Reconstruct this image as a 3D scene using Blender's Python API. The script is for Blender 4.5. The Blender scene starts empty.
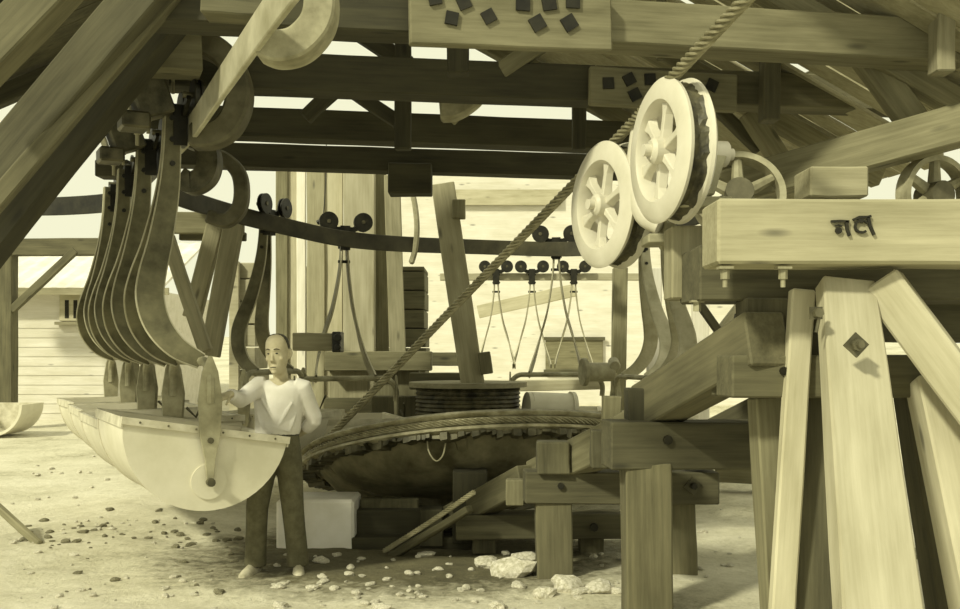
import bpy, bmesh, math, random
from mathutils import Vector as V, Matrix
random.seed(7)
S = bpy.context.scene
COL = S.collection
F = 1029.0; H = 1.71; HZ = 350.0
def P(px, py, Y):
    return V(((px-480.0)/F*Y, Y, H-(py-HZ)/F*Y))
# ------------------------------------------------------------------ materials
def lin(c):
    r, g, b = (((x/255.0)/12.92 if x < 11 else (((x/255.0)+.055)/1.055)**2.4) for x in c)
    return (r, g, min(b/.70, g*.99))
def nt(name):
    m = bpy.data.materials.new(name); m.use_nodes = True
    n = m.node_tree.nodes; l = m.node_tree.links
    return m, n, l, n['Principled BSDF']
def wood(name, c1, c2, rough=.85, streak=1.0, knots=True, bump=.35):
    m, n, l, b = nt(name)
    tc = n.new('ShaderNodeTexCoord'); oi = n.new('ShaderNodeObjectInfo')
    off = n.new('ShaderNodeVectorMath'); off.operation = 'ADD'
    mu = n.new('ShaderNodeMath'); mu.operation = 'MULTIPLY'; mu.inputs[1].default_value = 37.0
    l.new(oi.outputs['Random'], mu.inputs[0]); l.new(tc.outputs['Object'], off.inputs[0]); l.new(mu.outputs[0], off.inputs[1])
    mp = n.new('ShaderNodeMapping'); mp.inputs['Scale'].default_value = (1.2, 26, 26); l.new(off.outputs[0], mp.inputs[0])
    n1 = n.new('ShaderNodeTexNoise'); n1.inputs['Scale'].default_value = 1.3; n1.inputs['Detail'].default_value = 8; n1.inputs['Roughness'].default_value = .65
    l.new(mp.outputs[0], n1.inputs[0])
    mp2 = n.new('ShaderNodeMapping'); mp2.inputs['Scale'].default_value = (1.1, 4, 4); l.new(off.outputs[0], mp2.inputs[0])
    n2 = n.new('ShaderNodeTexNoise'); n2.inputs['Scale'].default_value = 1.6; n2.inputs['Detail'].default_value = 5; l.new(mp2.outputs[0], n2.inputs[0])
    ad = n.new('ShaderNodeMath'); ad.operation = 'MULTIPLY_ADD'; ad.inputs[1].default_value = .55*streak
    l.new(n1.outputs[0], ad.inputs[0])
    m3 = n.new('ShaderNodeMath'); m3.operation = 'MULTIPLY'; m3.inputs[1].default_value = .55
    l.new(n2.outputs[0], m3.inputs[0]); l.new(m3.outputs[0], ad.inputs[2])
    cr = n.new('ShaderNodeValToRGB'); l.new(ad.outputs[0], cr.inputs[0])
    e = cr.color_ramp.elements; e[0].position = .32; e[0].color = (*lin(c1), 1); e[1].position = .78; e[1].color = (*lin(c2), 1)
    hs = n.new('ShaderNodeHueSaturation'); l.new(cr.outputs[0], hs.inputs['Color'])
    mr = n.new('ShaderNodeMapRange'); mr.inputs['To Min'].default_value = .82; mr.inputs['To Max'].default_value = 1.18
    l.new(oi.outputs['Random'], mr.inputs[0]); l.new(mr.outputs[0], hs.inputs['Value'])
    last = hs.outputs[0]
    if knots:
        vo = n.new('ShaderNodeTexVoronoi'); vo.inputs['Scale'].default_value = 1.0
        mp3 = n.new('ShaderNodeMapping'); mp3.inputs['Scale'].default_value = (1.3, 4.5, 4.5); l.new(off.outputs[0], mp3.inputs[0]); l.new(mp3.outputs[0], vo.inputs[0])
        k = n.new('ShaderNodeMapRange'); k.inputs['From Min'].default_value = .05; k.inputs['From Max'].default_value = .13; k.inputs['To Min'].default_value = .45; k.inputs['To Max'].default_value = 1.0
        l.new(vo.outputs['Distance'], k.inputs[0])
        mx = n.new('ShaderNodeMix'); mx.data_type = 'RGBA'; mx.blend_type = 'MULTIPLY'; mx.inputs[0].default_value = 1
        l.new(last, mx.inputs[6]); l.new(k.outputs[0], mx.inputs[7]); last = mx.outputs[2]
    l.new(last, b.inputs['Base Color']); b.inputs['Roughness'].default_value = rough
    bp = n.new('ShaderNodeBump'); bp.inputs['Strength'].default_value = bump; bp.inputs['Distance'].default_value = .01
    l.new(ad.outputs[0], bp.inputs['Height']); l.new(bp.outputs[0], b.inputs['Normal'])
    return m
def mottled(name, c1, c2, scale=3.0, rough=.6, metal=0.0, bump=.15, lo=.35, hi=.7, detail=8):
    m, n, l, b = nt(name)
    tc = n.new('ShaderNodeTexCoord')
    n1 = n.new('ShaderNodeTexNoise'); n1.inputs['Scale'].default_value = scale; n1.inputs['Detail'].default_value = detail; n1.inputs['Roughness'].default_value = .62
    l.new(tc.outputs['Object'], n1.inputs[0])
    cr = n.new('ShaderNodeValToRGB'); l.new(n1.outputs[0], cr.inputs[0])
    e = cr.color_ramp.elements; e[0].position = lo; e[0].color = (*lin(c1), 1); e[1].position = hi; e[1].color = (*lin(c2), 1)
    l.new(cr.outputs[0], b.inputs['Base Color']); b.inputs['Roughness'].default_value = rough; b.inputs['Metallic'].default_value = metal
    if bump:
        bp = n.new('ShaderNodeBump'); bp.inputs['Strength'].default_value = bump; bp.inputs['Distance'].default_value = .02
        l.new(n1.outputs[0], bp.inputs['Height']); l.new(bp.outputs[0], b.inputs['Normal'])
    return m
W_DARK = wood('creosoted timber', (56, 53, 29), (106, 102, 65))  # also stands in for shade on one A-frame leg
W_BLACK = wood('dark and backlit timber', (38, 36, 18), (72, 69, 40))  # dark timber, also paints the backlit shade of the upper left beams
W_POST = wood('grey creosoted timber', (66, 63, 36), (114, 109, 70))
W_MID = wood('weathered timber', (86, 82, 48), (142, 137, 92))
W_TAN = wood('sawn timber', (120, 115, 74), (172, 166, 118))
W_PALE = wood('fresh sawn timber', (156, 150, 104), (202, 196, 146), knots=True, streak=.8)
W_WHITE = wood('bleached boards', (205, 200, 155), (238, 234, 192), streak=.8)
STEEL = mottled('dark steel', (52, 50, 27), (112, 107, 70), 6, .5, .3)
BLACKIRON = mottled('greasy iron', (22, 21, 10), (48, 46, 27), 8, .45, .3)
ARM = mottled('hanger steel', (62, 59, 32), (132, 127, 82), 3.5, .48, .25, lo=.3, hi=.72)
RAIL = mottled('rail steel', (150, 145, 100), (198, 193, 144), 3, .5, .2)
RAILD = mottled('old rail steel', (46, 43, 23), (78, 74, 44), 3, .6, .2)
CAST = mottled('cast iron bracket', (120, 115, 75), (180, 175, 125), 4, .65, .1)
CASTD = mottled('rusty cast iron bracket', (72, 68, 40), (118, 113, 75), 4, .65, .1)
PAINT = mottled('cream bucket paint', (196, 191, 143), (218, 213, 166), 2.2, .5, 0, .04)
PAINTD = mottled('worn bucket rim', (172, 166, 120), (212, 207, 160), 7, .6, .1)
WHITE = mottled('white enamel sheave paint', (196, 191, 146), (218, 213, 168), 2.5, .5, 0, .05)
GREASE = mottled('sheave groove grease', (32, 30, 14), (105, 100, 62), 9, .5, .2)
ROPE = mottled('wire rope', (120, 115, 74), (168, 162, 114), 12, .45, .25, 0)
WHEELM = mottled('bull wheel iron', (84, 80, 48), (150, 144, 98), 3, .6, .15, .3)
WHEELR = mottled('bull wheel rim', (120, 114, 72), (188, 182, 132), 7, .55, .1, .3)
ROCK = mottled('rock', (165, 160, 115), (226, 221, 178), 5, .9, 0, .6)
ROCKD = mottled('dark rock', (88, 84, 52), (150, 145, 102), 5, .9, 0, .6)
PLASTER = mottled('whitewashed concrete', (226, 222, 180), (244, 241, 202), 3, .9, 0, .3)
ROOFM = mottled('sheet roofing', (210, 206, 165), (238, 235, 198), 1.5, .7, 0, .05)
BULB = mottled('pearl glass', (228, 224, 184), (240, 237, 200), 2, .2, 0, 0)
SKIN = mottled('skin', (176, 166, 114), (196, 187, 134), 9, .6, 0, .03)
HAIR = mottled('hair', (48, 45, 24), (84, 80, 48), 40, .7, 0, .3)
SHIRT = mottled('white shirt cotton', (212, 208, 168), (226, 222, 184), 7, .85, 0, .25)
TROUS = mottled('wool trousers', (82, 79, 48), (106, 102, 66), 14, .9, 0, .2)
SHOE = mottled('dusty shoe leather', (170, 164, 118), (212, 206, 160), 16, .7, 0, .2)
DARKM = mottled('dark leather', (40, 38, 20), (60, 57, 34), 20, .6, 0, .1)
MARK = mottled('burnt in mark', (24, 22, 10), (44, 42, 22), 20, .9, 0, 0)
# ------------------------------------------------------------------ mesh builder
class MB:
    def __init__(s): s.v = []; s.f = []
    def add(s, vs, fs):
        o = len(s.v); s.v += [tuple(x) for x in vs]; s.f += [tuple(i+o for i in f) for f in fs]; return s
    def box(s, c, sz, rot=None):
        c = V(c); hx, hy, hz = sz[0]/2, sz[1]/2, sz[2]/2
        vs = [V((x*hx, y*hy, z*hz)) for z in (-1, 1) for y in (-1, 1) for x in (-1, 1)]
        if rot is not None: vs = [rot @ x for x in vs]
        return s.add([x+c for x in vs], [(0, 2, 3, 1), (4, 5, 7, 6), (0, 1, 5, 4), (2, 6, 7, 3), (0, 4, 6, 2), (1, 3, 7, 5)])
    def rings(s, rs, closed=False, caps=True):
        n = len(rs[0]); vs = [p for r in rs for p in r]; fs = []
        m = len(rs)
        for i in range(m if closed else m-1):
            a = i*n; b = ((i+1) % m)*n
            for j in range(n):
                k = (j+1) % n; fs.append((a+j, a+k, b+k, b+j))
        if caps and not closed:
            fs.append(tuple(reversed(range(n)))); fs.append(tuple(range((m-1)*n, m*n)))
        return s.add(vs, fs)
    def tube(s, path, r, n=10, closed=False):
        path = [V(p) for p in path]; m = len(path)
        rad = r if isinstance(r, (list, tuple)) else [r]*m
        up = None; rs = []
        for i, p in enumerate(path):
            t = (path[(i+1) % m]-path[i-1]) if closed else (path[min(i+1, m-1)]-path[max(i-1, 0)])
            t.normalize()
            if up is None: up = V((0, 0, 1)) if abs(t.z) < .9 else V((1, 0, 0))
            a = (up-t*up.dot(t)).normalized(); up = a; b = t.cross(a)
            rr = rad[i]; ra, rb = (rr if isinstance(rr, (list, tuple)) else (rr, rr))
            rs.append([p+a*math.cos(2*math.pi*k/n)*ra+b*math.sin(2*math.pi*k/n)*rb for k in range(n)])
        return s.rings(rs, closed)
    def bar(s, path, side, w, th):
        """rectangular section swept along path; side = thickness direction"""
        path = [V(p) for p in path]; side = V(side).normalized(); m = len(path); rs = []
        ws = w if isinstance(w, (list, tuple)) else [w]*m
        for i, p in enumerate(path):
            t = (path[min(i+1, m-1)]-path[max(i-1, 0)]).normalized()
            q = t.cross(side).normalized(); a = q*ws[i]/2; b = side*th/2
            rs.append([p-a-b, p+a-b, p+a+b, p-a+b])
        return s.rings(rs)
    def lathe(s, prof, n=32, M=None, closed=True):
        M = M or Matrix()
        rs = []
        for k in range(n):
            a = 2*math.pi*k/n
            rs.append([M @ V((r*math.cos(a), r*math.sin(a), z)) for r, z in prof])
        m = len(prof); vs = [p for r in rs for p in r]; fs = []
        for k in range(n):
            A = k*m; B = ((k+1) % n)*m
            for j in range(m if closed else m-1):
                q = (j+1) % m; fs.append((A+j, B+j, B+q, A+q))
        return s.add(vs, fs)
    def cyl(s, c, axis, r, h, n=20, r2=None):
        c = V(c); z = V(axis).normalized(); x = z.orthogonal().normalized(); y = z.cross(x); r2 = r if r2 is None else r2
        return s.rings([[c+z*d+x*math.cos(2*math.pi*k/n)*q+y*math.sin(2*math.pi*k/n)*q for k in range(n)] for d, q in ((-h/2, r), (h/2, r2))])
    def prism(s, pts, M, th):
        """outline pts (2D) extruded by th along local z of M"""
        return s.rings([[M @ V((x, y, d)) for x, y in pts] for d in (-th/2, th/2)])
    def sphere(s, c, r, n=14, m=10):
        c = V(c); rx, ry, rz = r if isinstance(r, (tuple, list)) else (r, r, r)
        rs = []
        for i in range(m+1):
            a = math.pi*i/m; q = max(math.sin(a), .02)
            rs.append([c+V((rx*q*math.cos(2*math.pi*k/n), ry*q*math.sin(2*math.pi*k/n), -rz*math.cos(a))) for k in range(n)])
        return s.rings(rs)
    def build(s, name, mat, parent=None, loc=None, smooth=False, bevel=0, M=None):
        me = bpy.data.meshes.new(name); vs = s.v
        if M is not None:
            Mi = M.inverted(); vs = [tuple(Mi @ V(x)) for x in vs]
        elif loc is not None: vs = [tuple(V(x)-V(loc)) for x in vs]
        me.from_pydata(vs, [], s.f); me.update()
        bm = bmesh.new(); bm.from_mesh(me); bmesh.ops.recalc_face_normals(bm, faces=bm.faces)
        if bevel:
            ed = [e for e in bm.edges if len(e.link_faces) == 2 and e.calc_face_angle(0) > .6]
            bmesh.ops.bevel(bm, geom=ed, offset=bevel, segments=1, affect='EDGES', clamp_overlap=True)
        bm.to_mesh(me); bm.free()
        if smooth:
            for p in me.polygons: p.use_smooth = True
            try: me.set_sharp_from_angle(angle=math.radians(40))
            except Exception: pass
        o = bpy.data.objects.new(name, me); COL.objects.link(o); me.materials.append(mat)
        if parent is not None: o.parent = parent
        if M is not None and parent is None: o.matrix_world = M
        elif loc is not None and parent is None: o.location = loc
        return o
def tag(o, label, cat, group=None):
    o['label'] = label; o['category'] = cat
    if group: o['group'] = group
    return o
def empty(name, loc, label, cat, group=None, rz=0, M=None):
    o = bpy.data.objects.new(name, None); COL.objects.link(o); o.empty_display_size = .1
    if M is not None: o.matrix_world = M
    else: o.location = loc; o.rotation_euler = (0, 0, rz)
    return tag(o, label, cat, group)
def copy_tree(o, parent=None):
    c = o.copy(); COL.objects.link(c)
    if parent is not None: c.parent = parent
    for ch in list(o.children): copy_tree(ch, c)
    return c
def frame(p0, p1, up):
    p0 = V(p0); p1 = V(p1); x = (p1-p0).normalized(); up = V(up)
    if abs(x.dot(up)) > .95: up = V((0, -1, 0))
    z = (up-x*up.dot(x)).normalized(); y = z.cross(x)
    return Matrix(((x.x, y.x, z.x, p0.x), (x.y, y.y, z.y, p0.y), (x.z, y.z, z.z, p0.z), (0, 0, 0, 1)))
BOLT_ID = [0]
def timber(name, label, cat, p0, p1, w, h, mat, group=None, up=(0, 0, 1), w1=None, h1=None, bev=.01, bolts=(), parent=None):
    """squared timber from p0 to p1. w across, h along up. bolts: (t, v, r, kind) on the camera side (-y local facing camera)"""
    p0 = V(p0); p1 = V(p1); L = (p1-p0).length; M = frame(p0, p1, up)
    w1 = w1 or w; h1 = h1 or h; n = max(3, int(L/.45)); rs = []
    rnd = random.Random(hash(label) % 9999 if False else len(label)*31+int(L*1000))
    for i in range(n+1):
        t = i/n; ww = w+(w1-w)*t; hh = h+(h1-h)*t; j = lambda: rnd.uniform(-.004, .004)
        rs.append([V((L*t, -ww/2+j(), -hh/2+j())), V((L*t, ww/2+j(), -hh/2+j())), V((L*t, ww/2+j(), hh/2+j())), V((L*t, -ww/2+j(), hh/2+j()))])
    b = MB(); b.rings(rs); b.v = [tuple(M @ V(x)) for x in b.v]
    o = b.build(name, mat, None, bevel=bev, M=M)
    if parent is None: tag(o, label, cat, group)
    # which side faces the camera
    cam = V((0, 0, H)); mid = (p0+p1)/2; yl = V(M.col[1][:3]); sgn = -1 if yl.dot(cam-mid) < 0 else 1
    for (t, v, r, kind) in bolts:
        q = MB(); c = V((L*t, sgn*(w/2+(w1-w)*t/2), v))
        if kind == 'washer':
            q.box(c+V((0, sgn*.008, 0)), (r*2, .02, r*2), Matrix.Rotation(random.uniform(-.6, .6), 3, 'Y')); q.build('washer', BLACKIRON, o)
        elif kind == 'plate':
            q.box(c+V((0, sgn*.006, 0)), (r*2.2, .014, r*2.2), Matrix.Rotation(.7, 3, 'Y'))
            k = MB(); k.cyl(c+V((0, sgn*.03, 0)), (0, 1, 0), r*.55, .05, 6); pl = q.build('washer', STEEL, o); k.build('nut', BLACKIRON, pl)
        else:
            q.cyl(c+V((0, sgn*.012, 0)), (0, 1, 0), r, .03, 8); q.build('bolt', BLACKIRON, o)
    return o
def TP(name, label, cat, a, b, w, h, mat, **k):
    return timber(name, label, cat, P(*a), P(*b), w, h, mat, **k)
def catmull(pts, k=8):
    pts = [V(p) for p in pts]; q = [pts[0]*2-pts[1]]+pts+[pts[-1]*2-pts[-2]]; out = []
    for i in range(1, len(q)-2):
        for j in range(k):
            t = j/k; a, b, c, d = q[i-1], q[i], q[i+1], q[i+2]
            out.append(.5*((2*b)+(c-a)*t+(2*a-5*b+4*c-d)*t*t+(3*b-a-3*c+d)*t**3))
    out.append(pts[-1]); return out

# ------------------------------------------------------------------ camera, world, sun
cd = bpy.data.cameras.new('camera'); co = bpy.data.objects.new('camera', cd); COL.objects.link(co)
co.location = (0, 0, H); co.rotation_euler = (math.pi/2, 0, 0)
cd.sensor_fit = 'HORIZONTAL'; cd.sensor_width = 36; cd.lens = 36*F/960
cd.shift_y = (HZ-304.5)/960; cd.clip_end = 500
S.camera = co
w = bpy.data.worlds.new('sky'); S.world = w; w.use_nodes = True
bg = w.node_tree.nodes['Background']; bg.inputs[0].default_value = (.87, .86, .61, 1); bg.inputs[1].default_value = 1.06
sd = bpy.data.lights.new('sun', 'SUN'); so = bpy.data.objects.new('sun', sd); COL.objects.link(so)
sd.energy = 3.5; sd.angle = math.radians(5); sd.color = (1, .975, .70)
so.rotation_euler = V((.58, .66, -.68)).to_track_quat('-Z', 'Y').to_euler(); so.location = (-6, -6, 12)
S.view_settings.view_transform = 'Standard'; S.view_settings.look = 'None'; S.view_settings.gamma = 1
S.view_settings.exposure = 0.0; S.view_settings.use_curve_mapping = False
# ------------------------------------------------------------------ ground
from mathutils import noise
def gz(x, y):
    z = .05*noise.noise(V((x*.5, y*.5, 0)))+.025*noise.noise(V((x*2.1, y*2.1, 3)))+.012*noise.noise(V((x*6, y*6, 7)))
    pit = math.exp(-((x+.1)**2/2.2+(y-12.0)**2/1.3)); z -= .75*pit
    if y > 20: z += .06*(y-20)*max(0, min(1, (y-20)/12))
    return z
def ground():
    xs = []; x = -26
    while x < 26:
        xs.append(x); x += .09 if -4.5 < x < 4.5 else (.25 if -9 < x < 9 else 1.0)
    ys = []; y = .5
    while y < 62:
        ys.append(y); y += .09 if y < 13 else (.3 if y < 24 else 1.5)
    vs = [(a, b, gz(a, b)) for b in ys for a in xs]; n = len(xs)
    fs = [(j*n+i, j*n+i+1, (j+1)*n+i+1, (j+1)*n+i) for j in range(len(ys)-1) for i in range(n-1)]
    m, nn, l, b = nt('dusty ground')
    tc = nn.new('ShaderNodeTexCoord')
    def noi(sc, det, ro=.6):
        q = nn.new('ShaderNodeTexNoise'); q.inputs['Scale'].default_value = sc; q.inputs['Detail'].default_value = det; q.inputs['Roughness'].default_value = ro; l.new(tc.outputs['Object'], q.inputs[0]); return q
    a = noi(.55, 6); c = noi(7, 10, .72); d = noi(38, 4)
    def math2(op, x, y):
        q = nn.new('ShaderNodeMath'); q.operation = op
        for i, k in enumerate((x, y)):
            if isinstance(k, (int, float)): q.inputs[i].default_value = k
            else: l.new(k, q.inputs[i])
        return q.outputs[0]
    mixv = math2('ADD', math2('MULTIPLY', a.outputs[0], .55), math2('ADD', math2('MULTIPLY', c.outputs[0], .35), math2('MULTIPLY', d.outputs[0], .22)))
    # darker patch of ground around the machinery: a distance mask with a ragged edge
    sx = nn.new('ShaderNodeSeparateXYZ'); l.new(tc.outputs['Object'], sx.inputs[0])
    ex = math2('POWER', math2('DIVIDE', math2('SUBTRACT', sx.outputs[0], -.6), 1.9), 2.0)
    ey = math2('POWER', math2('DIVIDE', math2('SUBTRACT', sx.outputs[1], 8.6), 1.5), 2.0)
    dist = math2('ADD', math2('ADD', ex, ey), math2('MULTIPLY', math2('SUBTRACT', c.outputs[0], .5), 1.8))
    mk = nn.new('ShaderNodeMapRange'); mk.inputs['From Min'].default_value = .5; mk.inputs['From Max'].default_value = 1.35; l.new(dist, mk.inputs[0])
    cr = nn.new('ShaderNodeValToRGB'); l.new(mixv, cr.inputs[0]); e = cr.color_ramp.elements
    e[0].position = .38; e[0].color = (*lin((138, 133, 90)), 1); e[1].position = .70; e[1].color = (*lin((226, 221, 172)), 1)
    k = e.new(.52); k.color = (*lin((196, 191, 142)), 1)
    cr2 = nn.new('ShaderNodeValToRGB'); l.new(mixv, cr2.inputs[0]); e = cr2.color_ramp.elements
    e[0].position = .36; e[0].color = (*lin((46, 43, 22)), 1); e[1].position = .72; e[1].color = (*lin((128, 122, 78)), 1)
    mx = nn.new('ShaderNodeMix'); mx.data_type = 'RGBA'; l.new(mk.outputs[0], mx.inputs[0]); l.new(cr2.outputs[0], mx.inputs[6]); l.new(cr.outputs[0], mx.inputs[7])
    l.new(mx.outputs[2], b.inputs['Base Color']); b.inputs['Roughness'].default_value = .95
    bp = nn.new('ShaderNodeBump'); bp.inputs['Strength'].default_value = .8; bp.inputs['Distance'].default_value = .04; l.new(c.outputs[0], bp.inputs['Height']); l.new(bp.outputs[0], b.inputs['Normal'])
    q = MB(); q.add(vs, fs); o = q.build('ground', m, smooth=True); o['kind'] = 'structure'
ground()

# ------------------------------------------------------------------ shelter roof (structure) : boards on two slopes
def roof():
    rnd = random.Random(3)
    e2 = V((-.165, .986, 0)); e1 = V((.986, .165, 0)); O = V((-.9, 6.6, 5.95))
    for side, LEN, sl in ((1, 5.8, .5), (-1, 4.9, .5)):
        y = -.8; b = MB()
        while y < 4.3:
            wd = rnd.uniform(.19, .25)+(.0 if side > 0 else .02); gap = rnd.choice((.0, .01, .03, .05)) if side > 0 else 0
            d = (e1*side+V((0, 0, -sl))).normalized(); nrm = d.cross(e2).normalized()
            off = rnd.uniform(-.022, .022) if side > 0 else rnd.uniform(-.008, .008); p = O+e2*(y+wd/2)+nrm*off
            M = Matrix((( d.x, e2.x, nrm.x, 0), (d.y, e2.y, nrm.y, 0), (d.z, e2.z, nrm.z, 0), (0, 0, 0, 1)))
            L = LEN+rnd.uniform(-.1, .1); b.box(p+d*L/2, (L, wd+(0 if side > 0 else .012), .03), M.to_3x3()); y += wd+gap
        o = b.build('roof', W_TAN if side > 0 else W_DARK); o['kind'] = 'structure'  # right slope coloured lighter as if lit, left slope darker
roof()
e1 = V((.986, .165, 0)); e2 = V((-.165, .986, 0))
RO = V((-.9, 6.6, 5.95))
for i, t in enumerate((.25, 2.1, 4.1)):
    for side, nm in ((1, 'right'), (-1, 'left')):
        d = e1*side+V((0, 0, -.5)); p = RO+e2*t+V((0, 0, -.16))
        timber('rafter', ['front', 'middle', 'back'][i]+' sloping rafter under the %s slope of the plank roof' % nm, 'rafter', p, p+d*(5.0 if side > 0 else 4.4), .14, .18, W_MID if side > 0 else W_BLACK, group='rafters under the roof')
# purlin like horizontal rough timbers on the right
# ------------------------------------------------------------------ tie beams of the receding roof trusses, left lengths coloured dark as backlit
def sq(L, lst): return [(a, b, .05, 'washer') for a, b in lst]
TP('tie_beam', 'nearest tie beam along the top, dark length left of the splice board', 'beam', (130, 2, 6.33), (500, 21, 6.74), .28, .29, W_BLACK)  # near black colour puts backlit shade on this left length
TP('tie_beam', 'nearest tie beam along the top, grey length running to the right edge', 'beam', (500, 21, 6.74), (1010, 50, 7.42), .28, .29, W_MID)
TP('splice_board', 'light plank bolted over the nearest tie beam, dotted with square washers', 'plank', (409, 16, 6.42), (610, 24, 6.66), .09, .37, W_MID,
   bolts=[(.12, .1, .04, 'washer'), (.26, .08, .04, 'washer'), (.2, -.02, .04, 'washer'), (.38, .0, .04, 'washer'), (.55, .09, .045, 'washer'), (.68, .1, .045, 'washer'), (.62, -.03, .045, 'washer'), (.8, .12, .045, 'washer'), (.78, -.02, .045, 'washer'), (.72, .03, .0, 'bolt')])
TP('tie_beam', 'second tie beam behind the nearest one, black on the left', 'beam', (150, 70, 7.98), (592, 87, 8.5), .28, .29, W_BLACK)  # backlit shade is in the colour of this length too
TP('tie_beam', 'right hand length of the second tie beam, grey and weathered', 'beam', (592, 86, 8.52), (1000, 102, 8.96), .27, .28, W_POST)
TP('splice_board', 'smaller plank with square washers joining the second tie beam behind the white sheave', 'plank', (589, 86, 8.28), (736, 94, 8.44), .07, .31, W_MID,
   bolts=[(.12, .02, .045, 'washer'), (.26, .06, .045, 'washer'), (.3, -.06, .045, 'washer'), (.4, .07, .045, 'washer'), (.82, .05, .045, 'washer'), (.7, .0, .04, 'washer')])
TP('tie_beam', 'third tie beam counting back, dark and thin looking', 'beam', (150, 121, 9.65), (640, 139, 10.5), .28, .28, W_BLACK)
TP('tie_beam', 'fourth tie beam counting back, lowest dark beam above the rail', 'beam', (150, 154, 11.35), (650, 169, 12.2), .28, .26, W_BLACK)
TP('post', 'thin dark hanger post crossing the bright gaps left of centre', 'post', (403, 20, 9.0), (403, 150, 9.0), .14, .12, W_BLACK)
TP('post', 'short dark post hidden behind the light splice board', 'post', (458, 20, 7.6), (458, 75, 7.6), .16, .16, W_BLACK)
TP('post', 'slim dark post right of the bright gap beneath the second tie beam', 'post', (579, 90, 9.4), (579, 150, 9.4), .12, .12, W_BLACK)
TP('hanger_block', 'black wooden block hung under the fourth tie beam', 'block', (389, 180, 11.6), (432, 180, 11.6), .3, .34, W_BLACK)
TP('brace', 'dark diagonal brace across the bright gap by the bracket', 'brace', (352, 28, 9.2), (410, 66, 9.2), .14, .15, W_BLACK)
TP('brace', 'dark diagonal brace rising right below the second tie beam', 'brace', (305, 118, 9.1), (345, 80, 9.1), .12, .12, W_BLACK)
TP('brace', 'dark diagonal brace falling right below the second tie beam', 'brace', (335, 80, 9.3), (398, 122, 9.3), .12, .12, W_BLACK)
TP('brace', 'short dark diagonal between second and third tie beams under the splice board', 'brace', (448, 118, 9.3), (486, 80, 9.3), .14, .16, W_MID)
TP('brace', 'sloping grey brace above the second tie beam near centre', 'brace', (500, 72, 8.3), (590, 10, 8.3), .12, .14, W_MID)
TP('post', 'upright timber crossing both tie beams at upper right', 'post', (772, -20, 8.45), (769, 122, 8.45), .14, .18, W_POST)
TP('post', 'pale upright timber at the top right corner before the tie beam', 'post', (943, -20, 6.95), (941, 74, 6.95), .12, .17, W_TAN)
TP('post', 'dark upright timber just left of the pale one at the top right corner', 'post', (926, -20, 7.6), (926, 40, 7.6), .14, .13, W_DARK)
TP('post', 'thin dark upright behind the rope at upper middle', 'post', (661, -10, 7.4), (661, 60, 7.4), .06, .07, W_DARK)
TP('brace', 'grey diagonal timber leaning right below the nearest tie beam at right', 'brace', (862, 52, 7.55), (922, 134, 7.55), .14, .2, W_MID)
TP('brace', 'short dark diagonal brace under the second tie beam at right', 'brace', (748, 112, 9.2), (790, 175, 9.2), .16, .16, W_MID)
TP('brace', 'long dark brace rising right beneath the nearest tie beam', 'brace', (795, 86, 9.0), (850, 58, 9.0), .14, .12, W_MID)
TP('log', 'rough inclined log resting above the right hand cap beam', 'log', (726, 190, 8.0), (1010, 112, 7.0), .22, .27, W_MID, w1=.24, h1=.27)
TP('block', 'pale square block sitting on top of the large cap beam', 'block', (802, 186, 5.9), (859, 186, 5.9), .3, .17, W_TAN)
TP('brace', 'dark short strut falling right beneath the second tie beam near the pulleys', 'brace', (708, 100, 9.4), (760, 150, 9.4), .12, .1, W_DARK)

# ------------------------------------------------------------------ heavy diagonal timbers at the upper left
TP('brace', 'outermost big diagonal brace crossing the top left corner', 'brace', (-40, 88, 5.6), (66, -22, 5.6), .2, .22, W_POST)
TP('brace', 'wide dark diagonal brace, middle of the three at upper left', 'brace', (-40, 213, 6.1), (160, -22, 6.1), .22, .24, W_DARK)
TP('brace', 'narrow pale edged diagonal plank below the wide brace at left', 'brace', (-40, 244, 5.95), (200, -36, 6.25), .12, .10, W_POST)
TP('brace', 'lowest blackened diagonal brace running up behind the hanger arms', 'brace', (-40, 276, 6.9), (196, -20, 6.9), .24, .27, W_BLACK)
TP('post', 'grey upright post at the far left edge of the yard', 'post', (7, 245, 22), (7, 430, 22), .34, .34, W_DARK)
TP('tie_beam', 'far left horizontal beam in front of the white shed roof', 'beam', (-60, 248, 22.0), (112, 247, 22.0), .3, .36, W_POST)
TP('brace', 'thin diagonal brace propping the far left horizontal beam', 'brace', (12, 310, 21.9), (76, 250, 21.9), .14, .16, W_DARK)

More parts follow.
